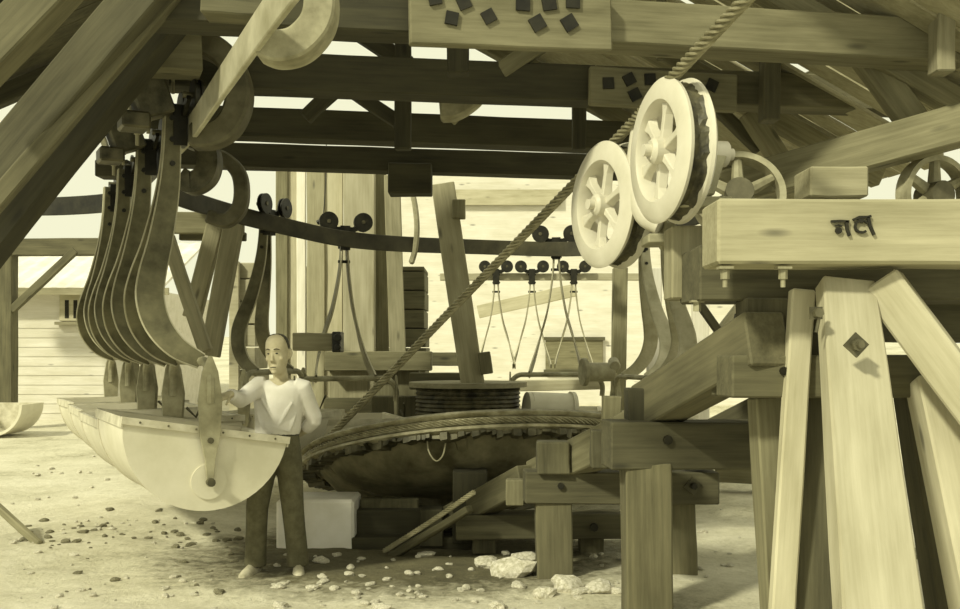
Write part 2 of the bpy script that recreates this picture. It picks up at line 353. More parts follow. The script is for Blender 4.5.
# ------------------------------------------------------------------ white shed far left, pale warehouse behind
def siding(mb, x0, x1, y, z0, z1, step=.22, th=.03):
    z = z0
    while z < z1-.02:
        t = min(step, z1-z); mb.add([(x0, y, z), (x1, y, z), (x1, y-th*.7, z+.005), (x0, y-th*.7, z+.005)], [(0, 1, 2, 3)])
        mb.add([(x0, y-th*.7, z), (x1, y-th*.7, z), (x1, y-.004, z+t), (x0, y-.004, z+t)], [(0, 1, 2, 3)]); z += t
def shed():
    y = 24.0; z0 = -.2; z1 = H+(HZ-290)/F*y; x0 = -18; x1 = -7.6
    r = empty('shed', (-12, y, 0), 'white clapboard shed with pale sheet roof at the far left', 'shed')
    L = r.location
    m = MB(); siding(m, x0, x1, y, z0, z1); m.box(((x0+x1)/2, y+2.6, (z0+z1)/2), (x1-x0, 5, z1-z0)); m.build('wall', W_WHITE, r, L)
    q = MB(); rr = []
    for i in range(60):
        X = x0-.3+(x1+.6-x0)*i/59; k = .02*math.cos(i*math.pi); rr.append([V((X, y-.5, z1-.04+k)), V((X, y+3.2, z1+1.35+k)), V((X, y+3.2, z1+1.42+k)), V((X, y-.5, z1+.03+k))])
    q.rings(rr); q.build('roof', ROOFM, r, L)
    c = P(77, 308, y); q = MB(); q.box((c.x, y-.05, c.z), (.75, .08, .62)); f = q.build('window', W_PALE, r, L, bevel=.01)
    q = MB()
    for dx in (-.2, 0, .2): q.box((c.x+dx, y-.09, c.z-.03), (.09, .02, .42))
    q.build('pane', MARK, f, L)
    q = MB(); q.box((c.x, y-.12, c.z-.36), (.9, .14, .07)); q.build('window_sill', W_PALE, r, L)
    q = MB(); q.box((-12.5, y-.52, z1-.06), (10.8, .06, .16)); q.build('eaves_board', W_TAN, r, L)
shed()
def warehouse():
    y = 27.0; x0 = -3.2; x1 = 9.0; z0 = -.2; z1 = H+(HZ-172)/F*y
    r = empty('warehouse', ((x0+x1)/2, y, 0), 'long bleached board building behind the middle of the yard', 'building'); L = r.location
    m = MB(); siding(m, x0, x1, y, z0, z1, .3, .008); m.box(((x0+x1)/2, y+3.2, (z0+z1)/2), (x1-x0, 6, z1-z0)); m.build('wall', W_WHITE, r, L)
    c = P(500, 198, y); q = MB(); q.box((c.x, y-.1, c.z), (3.2, .1, .4)); q.build('fascia_board', W_PALE, r, L)
    c = P(574, 354, y); q = MB(); q.box((c.x, y-.06, c.z), (1.5, .1, .85)); f = q.build('hatch', W_MID, r, L, bevel=.01)
    q = MB(); q.box((c.x, y-.12, c.z+.4), (1.6, .06, .09)); q.box((c.x, y-.12, c.z-.45), (1.6, .06, .09)); q.build('hatch_frame', W_DARK, f, L)
warehouse()
TP('lean_timber', 'long pale plank sloping across the bleached wall behind the rope', 'plank', (478, 312, 24), (575, 290, 24), .1, .3, W_PALE)
TP('rail_beam', 'pale beam carrying the row of far bright pulleys', 'beam', (440, 277, 20.2), (640, 277, 20.2), .12, .14, W_PALE)
# ------------------------------------------------------------------ overhead tram rails
def R3(px, py, Y): return P(px, py, Y)
pa = [(-.50, 3.9, 3.37), (-.94, 4.85, 3.365), (-1.56, 6.28, 3.36), (-2.18, 7.73, 3.36), (-2.80, 8.98, 3.35), (-3.40, 10.22, 3.35), (-3.97, 11.35, 3.36), (-4.75, 11.85, 3.37), (-5.6, 12.0, 3.38), (-7.0, 12.1, 3.38)]
pathA = catmull(pa, 6)
def vbar(path, w, h):
    m = len(path); rs = []
    for i, p in enumerate(path):
        t = (path[min(i+1, m-1)]-path[max(i-1, 0)]); t.z = 0; t.normalize(); s = V((-t.y, t.x, 0))
        rs.append([p-s*w/2-V((0, 0, h/2)), p+s*w/2-V((0, 0, h/2)), p+s*w/2+V((0, 0, h/2)), p-s*w/2+V((0, 0, h/2))])
    return rs
ns = next(i for i, p in enumerate(pathA) if p.y > 8.35)
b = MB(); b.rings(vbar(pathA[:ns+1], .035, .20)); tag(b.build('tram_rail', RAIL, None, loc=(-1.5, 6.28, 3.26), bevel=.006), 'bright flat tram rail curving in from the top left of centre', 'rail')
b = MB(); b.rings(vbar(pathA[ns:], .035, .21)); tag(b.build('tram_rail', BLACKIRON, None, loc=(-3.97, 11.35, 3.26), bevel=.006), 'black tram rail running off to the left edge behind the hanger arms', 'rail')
pb = [(-2.75, 9.15, 3.34), (-3.05, 9.9, 3.31), tuple(P(178, 196, 10.5)), tuple(P(235, 214, 11.6)), tuple(P(300, 230, 12.3)), tuple(P(345, 239, 12.75)), tuple(P(400, 244, 13.3)), tuple(P(480, 247, 14.1)), (1.05, 14.2, 3.1), (1.6, 13.95, 3.1), (1.95, 13.35, 3.09), (2.02, 12.6, 3.08), (2.02, 11.7, 3.07), (2.1, 10.6, 3.06), (2.3, 9.4, 3.05)]
pathB = catmull(pb, 6)
b = MB(); b.rings(vbar(pathB, .04, .20)); tag(b.build('tram_rail', RAILD, None, loc=(0, 14.1, 3.0), bevel=.006), 'long curved loop of tram rail around the back of the shelter', 'rail')

# ------------------------------------------------------------------ ore bucket with hanger
def make_bucket(label, group, tilt=0.0, grip=False, ARM=ARM):
    """origin on the rail; +X outwards (hanger bow), Y along the rail"""
    r = empty('ore_bucket', (0, 0, 0), label, 'bucket', group)
    R = .57; L = 1.16; zr = -2.2; c, s = math.cos(tilt), math.sin(tilt)
    def T(p): x, z = p[0], p[2]-zr; return V((x*c-z*s, p[1], zr+x*s+z*c))
    n = 28; wall = MB(); rs = []
    for yy in (-L/2, L/2):
        ring = []
        for i in range(n+1):
            a = math.pi+math.pi*i/n; ring.append((R*math.cos(a), yy, zr+R*math.sin(a)))
        for i in range(n+1):
            a = 2*math.pi-math.pi*i/n; ring.append(((R-.02)*math.cos(a), yy, zr+(R-.02)*math.sin(a)))
        rs.append([T(p) for p in ring])
    wall.rings(rs); wall.build('tub_shell', PAINT, r, smooth=True)
    for sy in (-1, 1):
        e = MB(); pts = [(R*1.012*math.cos(math.pi+math.pi*i/n), zr+R*1.012*math.sin(math.pi+math.pi*i/n)) for i in range(n+1)]
        e.rings([[T((x, sy*(L/2)-.012, z)) for x, z in pts], [T((x, sy*(L/2)+.012, z)) for x, z in pts]])
        ep = e.build('end_plate', PAINT, r)
        d = MB(); d.cyl((0, sy*(L/2+.018), zr-.37), (0, 1, 0), .125, .014, 28); d.build('pivot_disc', PAINT, ep)
    b = MB()
    for x in (-1, 1): b.box(V((0, 0, 0)), (.012, L+.05, .07)); k = 8; b.v[-k:] = [tuple(T((vx+x*(R+.012), vy, vz+zr-.03))) for vx, vy, vz in b.v[-k:]]
    for y in (-1, 1): b.box(V((0, 0, 0)), (2*R+.04, .035, .05)); k = 8; b.v[-k:] = [tuple(T((vx, vy+y*(L/2+.02), vz+zr-.015))) for vx, vy, vz in b.v[-k:]]
    rim = b.build('rim', PAINTD, r)
    # bail: two tapered end straps and a bent top bar
    for sy in (-1, 1):
        y = sy*(L/2+.055)
        m = MB(); pts = [(-.012, -1.69), (.012, -1.69), (.055, -1.8), (.085, -2.0), (.07, -2.25), (.035, -2.42), (.02, -2.6), (-.02, -2.6), (-.035, -2.42), (-.07, -2.25), (-.085, -2.0), (-.055, -1.8)]
        M = Matrix(((1, 0, 0, 0), (0, 0, -1, y), (0, 1, 0, 0), (0, 0, 0, 1))); m.prism(pts, M, .022); st = m.build('bail_strap', CAST, r, bevel=.003)
        d = MB(); d.cyl((0, y+sy*.02, zr-.37), (0, 1, 0), .03, .05, 10); d.cyl((0, y+sy*.015, zr-.08), (0, 1, 0), .022, .03, 8); d.build('pivot_pin', STEEL, st)
    yb = L/2+.05
    m = MB(); m.tube(catmull([(0, -yb, -2.02), (0, -yb, -1.86), (0, -yb+.1, -1.745), (0, -yb+.3, -1.73), (0, yb-.3, -1.73), (0, yb-.1, -1.745), (0, yb, -1.86), (0, yb, -2.02)], 5), .034, 8); m.build('bail_bar', CAST, r, smooth=True)
    m = MB(); m.tube([(-.12, -yb-.03, -2.12), (-.2, -yb-.06, -2.2), (-.26, -yb-.05, -2.08), (-.3, -yb-.03, -2.03)], .012, 8); m.build('latch_lever', STEEL, r, smooth=True)
    # hanger arms
    for sy in (-1, 1):
        path = catmull([(.13, sy*.03, .14), (.14, sy*.04, -.2), (.17, sy*.07, -.5), (.24, sy*.13, -.85), (.31, sy*.2, -1.1), (.335, sy*.25, -1.28), (.29, sy*.3, -1.47), (.17, sy*.345, -1.63), (.0, sy*.37, -1.73)], 5)
        m = MB(); m.bar(path, (0, 1, 0), [.10+.085*math.sin(math.pi*(i/(len(path)-1))**1.4) for i in range(len(path))], .026); a = m.build('hanger_arm', ARM, r, bevel=.003)
        d = MB(); w2 = [.10+.085*math.sin(math.pi*(i/(len(path)-1))**1.4) for i in range(len(path))]
        for sgn in (-1, 1):
            pp = []
            for i, p in enumerate(path):
                t = (path[min(i+1, len(path)-1)]-path[max(i-1, 0)]).normalized(); q = t.cross(V((0, 1, 0))).normalized(); pp.append(p+q*sgn*w2[i]/2)
            d.tube(pp, .011, 6)
        d.build('arm_flange', RAIL, a, smooth=True)
    for z in (.07, -.09, -.27):
        m = MB(); m.cyl((.14, 0, z), (0, 1, 0), .02, .15, 8); m.build('bolt', BLACKIRON, r)
    for sy in (-1, 1):
        for i in range(6):
            d = MB(); d.sphere(T((-.48+.19*i, sy*(L/2+.038), zr-.015)), .008, 6, 4); d.build('rivet', STEEL, r)
    # trolley
    m = MB(); m.bar([(.06, -.24, .2), (.06, -.1, .12), (.06, .1, .12), (.06, .24, .2)], (1, 0, 0), .07, .03); m.box((.08, 0, .02), (.1, .12, .3)); tr = m.build('trolley_frame', BLACKIRON, r)
    for sy in (-1, 1):
        d = MB(); d.lathe([(.0, -.03), (.118, -.03), (.118, -.015), (.095, -.01), (.095, .01), (.118, .015), (.118, .03), (.0, .03)], 20, Matrix.Translation((0, sy*.215, .212)) @ Matrix.Rotation(math.pi/2, 4, 'Y')); wd = d.build('trolley_wheel', BLACKIRON, r, smooth=True)
        d = MB(); d.cyl((.03, sy*.215, .212), (1, 0, 0), .025, .14, 8); d.build('axle', STEEL, wd)
    if grip:
        m = MB(); m.box((.3, .05, .2), (.26, .22, .3), Matrix.Rotation(.35, 3, 'Y')); m.box((.42, .1, .0), (.2, .24, .12)); m.box((.24, -.1, .42), (.2, .1, .2)); g = m.build('rope_grip', STEEL, r, bevel=.015)
        m = MB(); m.box((.47, -.02, .18), (.02, .2, .34), Matrix.Rotation(.35, 3, 'Y')); m.build('grip_jaw', CAST, g, bevel=.004)
        for x, z, q in ((.2, .3, .12), (.1, .36, .14), (.28, .02, .1), (.36, -.08, .09), (-.08, .4, .16)):
            m = MB(); m.cyl((x, -.12, z), (0, 0, 1), .014, q, 6); m.cyl((x, -.12, z+q/2), (0, 0, 1), .024, .02, 6); m.build('grip_bolt', CAST, g)
    return r
def put(o, p, out):
    o.location = p; o.rotation_euler = (0, 0, math.atan2(out[1], out[0]))
BG = 'ore buckets hanging from the tram rail'
proto = make_bucket('nearest ore bucket, its half round cream end facing out beside the man', BG, tilt=math.radians(9), grip=True)
put(proto, (-2.18, 7.73, 3.36), (-.88, -.47))
sunlit_arm_proto = make_bucket('ore bucket with bowed sunlit-toned arms seen right of the lower sheave, farther one', BG, ARM=RAIL)  # lighter steel colour on these arms stands in for sunlight
put(sunlit_arm_proto, (1.98, 13.2, 3.09), (.97, .25))
base2 = make_bucket('second ore bucket in the left row, close behind the nearest', BG, grip=True)
put(base2, (-2.80, 8.98, 3.35), (-.88, -.47))
plain = make_bucket('bucket by the plank leaning at left centre, under a three wheel trolley', BG)
def back(p, out, label, group=BG, src=None):
    o = copy_tree(src or plain); put(o, p, out); o['label'] = label; o['group'] = group; return o
back((-3.40, 10.22, 3.35), (-.89, -.46), 'third ore bucket in the left row, half hidden by the two before it')
back((-3.97, 11.40, 3.36), (-.87, -.5), 'fourth ore bucket at the tail of the left row, nearest the white shed')
put(plain, P(275, 224, 12.05), (-.93, .36)); plain['label'] = 'ore bucket hidden behind the man, its hanger rising above his head'
back(P(346, 239, 12.75), (-.3, .95), 'ore bucket right of the man, seen side on beneath the light bulb')
back((1.05, 14.2, 3.1), (.1, .99), 'ore bucket beneath the rail behind the lower white sheave')
back((2.03, 11.95, 3.075), (1, 0), 'ore bucket with bowed sunlit-toned arms just left of the pulley post, nearer one', src=sunlit_arm_proto)
def bare(px, label):
    r = copy_tree(plain)
    for ch in list(r.children):
        if ch.name.split('.')[0] in ('tub_shell', 'end_plate', 'rim', 'bail_strap', 'bail_bar', 'latch_lever', 'rivet'):
            for q in list(ch.children): bpy.data.objects.remove(q)
            bpy.data.objects.remove(ch)
    p = P(px, 277, 20.0); p.z = 3.12; put(r, p, (.05, .99)); r.name = 'bucket_hanger'; r['label'] = label; r['category'] = 'hanger'; r['group'] = 'far empty hangers in the sunlit yard'
bare(496, 'leftmost of three small far empty hangers on the pale beam'); bare(532, 'middle of three small far empty hangers on the pale beam'); bare(574, 'rightmost of three small far empty hangers on the pale beam')
# tub lying on the ground far left
def loose_tub():
    y = 20.5; c = P(2, 400, y); r = empty('loose_tub', (c.x, y, 0), 'empty half round tub lying on the ground at the far left edge', 'tub')
    R = .62; n = 20; m = MB(); rs = []
    for yy in (y-.5, y+.5):
        rs.append([V((c.x+R*math.cos(math.pi+math.pi*i/n), yy, R+R*math.sin(math.pi+math.pi*i/n)+.02)) for i in range(n+1)]+[V((c.x+(R-.05)*math.cos(2*math.pi-math.pi*i/n), yy, R+(R-.05)*math.sin(2*math.pi-math.pi*i/n)+.02)) for i in range(n+1)])
    m.rings(rs); m.build('tub_shell', PAINT, r, r.location, smooth=True)
    m = MB(); pts = [V((c.x+R*.97*math.cos(math.pi+math.pi*i/n), y+.45, R+R*.97*math.sin(math.pi+math.pi*i/n)+.02)) for i in range(n+1)]
    m.rings([pts, [p+V((0, .03, 0)) for p in pts]]); m.build('end_plate', PAINTD, r, r.location)
loose_tub()

# ------------------------------------------------------------------ rail brackets (hooks)
def hook(label, pts, Y, w, th, mat, side=(0, 1, 0)):
    path = catmull([P(a, b2, Y) for a, b2 in pts], 6)
    b = MB(); b.bar(path, side, w, th); o = b.build('rail_bracket', mat, None, loc=path[-1], bevel=.02, smooth=True); tag(o, label, 'bracket', 'cast brackets holding the tram rail'); return o
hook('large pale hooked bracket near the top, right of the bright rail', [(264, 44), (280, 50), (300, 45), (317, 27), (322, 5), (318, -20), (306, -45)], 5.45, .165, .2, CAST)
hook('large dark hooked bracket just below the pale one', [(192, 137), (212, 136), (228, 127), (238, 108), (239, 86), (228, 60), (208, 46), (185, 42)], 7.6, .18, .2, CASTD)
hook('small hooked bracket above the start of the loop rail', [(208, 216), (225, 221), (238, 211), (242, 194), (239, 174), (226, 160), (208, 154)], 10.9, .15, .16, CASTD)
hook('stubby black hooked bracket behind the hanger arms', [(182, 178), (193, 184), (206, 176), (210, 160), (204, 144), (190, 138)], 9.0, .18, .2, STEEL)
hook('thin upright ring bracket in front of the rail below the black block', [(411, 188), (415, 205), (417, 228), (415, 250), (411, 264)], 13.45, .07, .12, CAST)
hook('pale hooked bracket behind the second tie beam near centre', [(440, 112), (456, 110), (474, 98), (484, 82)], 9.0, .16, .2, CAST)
# bracket beams carrying the near hooks
TP('bracket_beam', 'short dark timber above the nearest hanger with a pale cover strip', 'beam', (150, 48, 7.3), (200, 51, 7.42), .3, .36, W_MID)
TP('cover_strip', 'thin pale strip laid along the top of the short dark timber', 'strip', (151, 21, 7.2), (231, 23, 7.4), .3, .04, W_TAN)
TP('bracket_beam', 'small dark block above the black left hand rail', 'block', (99, 170, 10.6), (132, 170, 10.6), .25, .17, W_BLACK)
TP('bracket_beam', 'short stub beam carrying the top pale bracket', 'beam', (205, 2, 6.0), (268, 6, 6.0), .2, .18, W_DARK)
# ------------------------------------------------------------------ guide sheaves
def sheave(px, py, Y, R, ang, label, wd=.2):
    c = P(px, py, Y); n = V((-math.sin(ang), -math.cos(ang), 0)); u = V((0, 0, 1)); x = u.cross(n).normalized()
    M = Matrix(((x.x, u.x, n.x, c.x), (x.y, u.y, n.y, c.y), (x.z, u.z, n.z, c.z), (0, 0, 0, 1)))   # local z = axis, +z = visible flange
    r = empty('guide_sheave', c, label, 'pulley', 'white rope guide sheaves', M=M)
    h = wd/2; prof = [(R*.66, .01), (R*.70, .035), (R*.93, .03), (R, .008), (R*.985, -.012), (R*.89, -h+.03), (R*.87, -h), (R*.89, -h-.03), (R*.985, -wd+.012), (R, -wd-.008), (R*.93, -wd-.03), (R*.72, -wd-.03), (R*.68, -wd), (R*.66, -.06)]
    m = MB(); m.lathe(prof, 72); rim = m.build('sheave_rim', WHITE, r, smooth=True)
    m = MB(); m.lathe([(R*.96, -.014), (R*.905, -h+.025), (R*.885, -h), (R*.905, -h-.025), (R*.96, -wd+.014), (R*.9, -wd+.01), (R*.86, -h), (R*.9, -.01)], 64)
    rnd = random.Random(5); m.v = [(a*(1+rnd.uniform(-.012, .012)), b*(1+rnd.uniform(-.012, .012)), z+rnd.uniform(-.006, .006)) for a, b, z in m.v]; m.build('groove_lining', GREASE, rim)
    for k in range(6):
        a = k*math.pi/3+.3; d = V((math.cos(a), math.sin(a), 0)); q = V((-d.y, d.x, 0)); m = MB(); rs = []
        for t, w_, th in ((.1, .085, .07), (.3, .06, .055), (.5, .065, .05), (.64, .12, .05), (.72, .17, .04)):
            p = d*R*t+V((0, 0, -.02)); rs.append([p-q*w_/2+V((0, 0, -th/2)), p-q*w_*.3+V((0, 0, th/2)), p+q*w_*.3+V((0, 0, th/2)), p+q*w_/2+V((0, 0, -th/2))])
        m.rings(rs); m.build('spoke', WHITE, r, bevel=.004)
    m = MB(); m.lathe([(.0, .07), (.055, .07), (.075, .05), (.08, -.2), (.0, -.2)], 24); m.build('hub', WHITE, r, smooth=True)
    m = MB(); m.cyl((0, 0, -.17), (0, 0, 1), .035, .56, 16); m.build('axle', WHITE, r, smooth=True)
    return M
M1 = sheave(661, 151, 5.9, .415, math.radians(76), 'upper white spoked guide sheave, nearer the rope end', .13)
M2 = sheave(602, 205, 7.0, .43, math.radians(68), 'lower white spoked guide sheave with greasy dark groove', .15)
# bearings and brackets of the sheaves
def bearing(M, label, post_to, mat=CAST):
    c = M @ V((0, 0, -.34)); r = empty('sheave_bearing', c, label, 'bearing')
    m = MB(); m.cyl(c, M.col[2][:3], .075, .13, 20); m.build('bearing_box', WHITE, r, c, smooth=True)
    m = MB(); t = V(post_to); m.bar([c+V((0, 0, -.04)), c.lerp(t, .4)+V((.01, .0, 0)), t], V((1, .3, 0)), [.16, .14, .2], .08); m.build('bracket_leg', mat, r, c, bevel=.01)
    m = MB(); m.box(t+V((0, 0, -.03)), (.3, .3, .06)); m.build('base_flange', mat, r, c, bevel=.008)
bearing(M1, 'pale bearing and bracket carrying the upper white sheave', P(700, 200, 5.9))
bearing(M2, 'bracket behind the lower sheave carrying its axle', P(668, 236, 6.6))
m = MB(); m.tube(catmull([P(640, 128, 6.75), P(636, 160, 6.7), P(637, 190, 6.65), P(643, 215, 6.6), P(660, 226, 6.55)], 5), .06, 12); tag(m.build('curved_guard_pipe', WHITE, None, loc=P(660, 226, 6.55), smooth=True), 'pale curved pipe between the two white sheaves', 'pipe')
# ------------------------------------------------------------------ wire rope : six strands
def rope(label, pts, rad, loc, k=10):
    path = catmull(pts, k); d = [path[0]]; step = .008
    for p in path[1:]:
        while (p-d[-1]).length > step: d.append(d[-1]+(p-d[-1]).normalized()*step)
    rs = []; up = None; n = 24; s = 0
    for i, p in enumerate(d):
        t = (d[min(i+1, len(d)-1)]-d[max(i-1, 0)]).normalized()
        if up is None: up = V((0, 0, 1))
        a = (up-t*up.dot(t)).normalized(); up = a; b = t.cross(a); ph = i*step/(rad*10.5)*2*math.pi
        rs.append([p+(a*math.cos(q+ph)+b*math.sin(q+ph))*rad*(.60+.50*abs(math.cos(3*q))**.8) for q in [2*math.pi*j/n for j in range(n)]])
    m = MB(); m.rings(rs); tag(m.build('wire_rope', ROPE, None, loc=loc, smooth=True), label, 'rope')
# ------------------------------------------------------------------ bull wheel
BW = Matrix.Translation((0.02, 10.5, .62)) @ Matrix.Rotation(math.radians(-3.2), 4, 'Y') @ Matrix.Rotation(math.radians(-15.8), 4, 'X')
RW = 1.82
bw = empty('bull_wheel', BW.translation, 'huge tilted horizontal bull wheel low in the middle', 'wheel', M=BW)
m = MB(); m.lathe([(1.66, .09), (1.80, .09), (1.83, .065), (1.82, .05), (1.77, .03), (1.755, .0), (1.77, -.03), (1.84, -.05), (1.85, -.075), (1.80, -.1), (1.64, -.1), (1.62, 0)], 128); rim = m.build('wheel_rim', WHEELR, bw, smooth=True)
m = MB()
rnd = random.Random(9); a = 0; pr = []
while a < 2*math.pi-.02:
    d_ = rnd.uniform(.018, .05); z_ = rnd.uniform(-.165, -.1); r_ = rnd.uniform(1.80, 1.86); pr += [(a, z_, r_), (a+d_*.8, z_+rnd.uniform(-.015, .015), r_)]; a += d_
m.rings([[V((q*math.cos(t), q*math.sin(t), z)) for q, z in ((1.68, -.09), (r_, -.09), (r_+.004, z_), (1.68, z_+.005))] for t, z_, r_ in pr], closed=True)
m.build('grip_clips', STEEL, rim)
m = MB(); m.lathe([(1.65, -.04), (1.45, -.26), (1.1, -.37), (.3, -.42), (.3, -.45), (1.1, -.405), (1.47, -.29), (1.65, -.09)], 96); m.build('web', WHEELM, bw, smooth=True)
for k in range(6):
    a = k*math.pi/3+.42; d = V((math.cos(a), math.sin(a), 0)); q = V((-d.y, d.x, 0)); m = MB(); rs = []
    for t, w_, z0, z1 in ((.25, .12, -.58, -.4), (.8, .09, -.47, -.36), (1.25, .075, -.38, -.3), (1.68, .1, -.13, -.05)):
        p = d*t; rs.append([p-q*w_/2+V((0, 0, z0)), p+q*w_/2+V((0, 0, z0)), p+q*w_/2+V((0, 0, z1)), p-q*w_/2+V((0, 0, z1))])
    m.rings(rs); m.build('spoke', WHEELM, bw, bevel=.01)
m = MB(); m.lathe([(0, .12), (.18, .12), (.3, -.1), (.34, -.3), (.3, -.62), (0, -.62)], 32); m.build('hub', STEEL, bw, smooth=True)
# the rope comes down over the sheaves and lies in the wheel groove
tl = BW @ V((-1.80, .05, .0)); arc = [BW @ V((1.785*math.cos(math.radians(a)), 1.785*math.sin(math.radians(a)), 0)) for a in range(190, 352, 6)]
rope('heavy twisted wire rope slanting down over the white sheaves to the bull wheel', [P(800, -56, 4.5), P(745, 0, 4.95), P(668, 82, 5.84), P(613, 143, 6.98), P(458, 303, 8.75), P(306, 461, 10.35)], .034, P(306, 461, 10.35), 12)
rope('wire rope lying in the groove round the bull wheel rim', arc, .03, arc[0], 6)
rope('short end of wire rope running out under the bull wheel', [P(384, 551, 8.62), P(430, 522, 8.3), P(474, 492, 7.95)], .02, P(384, 551, 8.62), 6)
m = MB(); m.tube(catmull([P(427, 440, 8.86), P(429, 452, 8.84), P(436, 461, 8.83), P(443, 455, 8.84), P(446, 440, 8.86)], 5), .007, 6); tag(m.build('chain_loop', CAST, None, loc=P(436, 440, 8.86), smooth=True), 'little loop of cord hanging from the bull wheel rim', 'loop')

# ------------------------------------------------------------------ stepped timber bents right of centre
def onto(a, b, z=-.02):
    a = P(*a); b = P(*b); t = (z-a.z)/(b.z-a.z); return a, a+(b-a)*t
def POST(label, a, b, w, h, mat, cat='post', name='post', **k):
    p, q = onto(a, b); return timber(name, label, cat, p, q, w, h, mat, **k)
TP('cross_beam', 'short dark beam end poking out left of the big A-frame legs', 'beam', (724, 376, 5.5), (1010, 376, 5.62), .28, .225, W_DARK, bolts=[(.17, .03, .022, 'bolt')])
TP('cross_beam', 'broad dark cross beam with one bolt, right of centre', 'beam', (606, 444, 6.6), (830, 444, 6.75), .3, .30, W_DARK, bolts=[(.24, .04, .03, 'bolt')])
TP('cross_beam', 'middle dark cross beam with a square nut plate near its right end', 'beam', (524, 486, 7.8), (715, 486, 7.85), .28, .24, W_DARK, bolts=[(.86, .02, .045, 'plate'), (.18, .02, .025, 'bolt')])
TP('cross_beam', 'lowest dark cross beam close to the ground under the wheel', 'beam', (456, 525, 8.75), (622, 524, 8.75), .28, .21, W_DARK, bolts=[(.82, .0, .035, 'bolt')])
POST('weathered post in front carrying the broad cross beam', (645, 462, 6.62), (647, 609, 6.6), .29, .29, W_POST, up=(0, -1, 0))
POST('short squared post left of the foremost weathered one', (553, 500, 7.82), (554, 580, 7.8), .27, .26, W_POST, up=(0, -1, 0))
POST('short squared post behind and right of the foremost weathered one', (678, 500, 7.9), (681, 573, 7.9), .22, .22, W_POST, up=(0, -1, 0))
POST('stubby leg under the left end of the lowest cross beam', (484, 537, 8.8), (484, 556, 8.8), .2, .2, W_DARK, up=(0, -1, 0))
POST('stubby leg under the right end of the lowest cross beam', (591, 535, 8.8), (591, 556, 8.8), .2, .2, W_DARK, up=(0, -1, 0))
TP('packing_block', 'squared block standing on the middle cross beam', 'block', (553, 441, 7.72), (553, 473, 7.72), .24, .22, W_DARK, up=(0, -1, 0))
TP('packing_block', 'dark block on the broad cross beam against the inclined stringer', 'block', (644, 388, 6.75), (644, 421, 6.75), .24, .21, W_BLACK, up=(0, -1, 0))
TP('packing_block', 'small block at the left end of the broad cross beam', 'block', (601, 430, 6.85), (601, 468, 6.85), .14, .12, W_DARK, up=(0, -1, 0))
TP('packing_block', 'small hollow looking block at the left end of the middle cross beam', 'block', (515, 479, 8.0), (515, 505, 8.0), .14, .13, W_MID, up=(0, -1, 0))
TP('stringer', 'upper inclined stringer timber stepping down from right to left', 'timber', (768, 338, 5.4), (650, 408, 6.85), .24, .3, W_POST)
TP('stringer', 'lower inclined stringer timber between the broad and middle cross beams', 'timber', (640, 428, 7.05), (540, 477, 8.3), .22, .26, W_MID)
TP('stringer', 'lowest inclined stringer reaching under the bull wheel', 'timber', (530, 478, 8.15), (448, 521, 9.3), .2, .22, W_DARK)
TP('stringer', 'small stub timber on top of the short beam end beside the stringer', 'timber', (716, 384, 5.9), (752, 384, 5.8), .2, .13, W_DARK)
TP('stringer', 'far inclined stringer in shade behind the weathered post', 'timber', (800, 400, 6.6), (690, 452, 7.9), .22, .26, W_DARK)
TP('sole_timber', 'thick dark timber lying behind the bents along the ground', 'timber', (470, 470, 9.0), (470, 540, 9.0), .3, .36, W_BLACK, up=(0, -1, 0))
TP('plank', 'inclined plank under the short rope end', 'plank', (392, 556, 8.75), (470, 509, 8.3), .1, .06, W_DARK)
TP('post', 'pale edged timber standing on the short beam end under the pulley beam', 'post', (763, 300, 5.62), (763, 360, 5.6), .24, .24, W_DARK, up=(0, -1, 0))
TP('strip', 'narrow pale upright strip with a bolt left of the dark stub post', 'strip', (745, 310, 5.75), (745, 358, 5.75), .06, .08, W_PALE, up=(0, -1, 0), bolts=[(.17, 0, .025, 'bolt')])  # pale strip added to show the stub post's lit left face
# crib under the bull wheel
TP('sill_beam', 'black sill timber of the crib below the bull wheel', 'beam', (352, 546, 9.1), (478, 546, 9.1), .3, .2, W_BLACK)
TP('sill_beam', 'black upper timber of the crib below the bull wheel', 'beam', (354, 521, 9.3), (470, 521, 9.3), .3, .24, W_BLACK)
for i, px in enumerate((372, 390, 408)): TP('crib_block', ['leftmost', 'middle', 'rightmost'][i]+' of three dark spacer blocks in the crib under the wheel', 'block', (px, 498, 9.35), (px, 511, 9.35), .2, .1, W_DARK, up=(0, -1, 0), group='spacer blocks in the crib')
TP('crib_block', 'tall dark block at the right of the crib under the wheel', 'block', (432, 508, 9.0), (432, 545, 9.0), .2, .2, W_BLACK, up=(0, -1, 0))
def conc():
    a = P(276, 547, 8.95); b2 = P(354, 547, 8.95); top = P(328, 500, 8.95).z; m = MB()
    nx, nz = 8, 5; rnd = random.Random(2)
    m.box(((a.x+b2.x)/2, 9.22, top/2-.02), (b2.x-a.x, .55, top+.04))
    o = m.build('concrete_footing', PLASTER, None, loc=((a.x+b2.x)/2, 9.22, 0), bevel=.025); tag(o, 'white concrete block behind the trouser legs under the wheel', 'block')
conc()
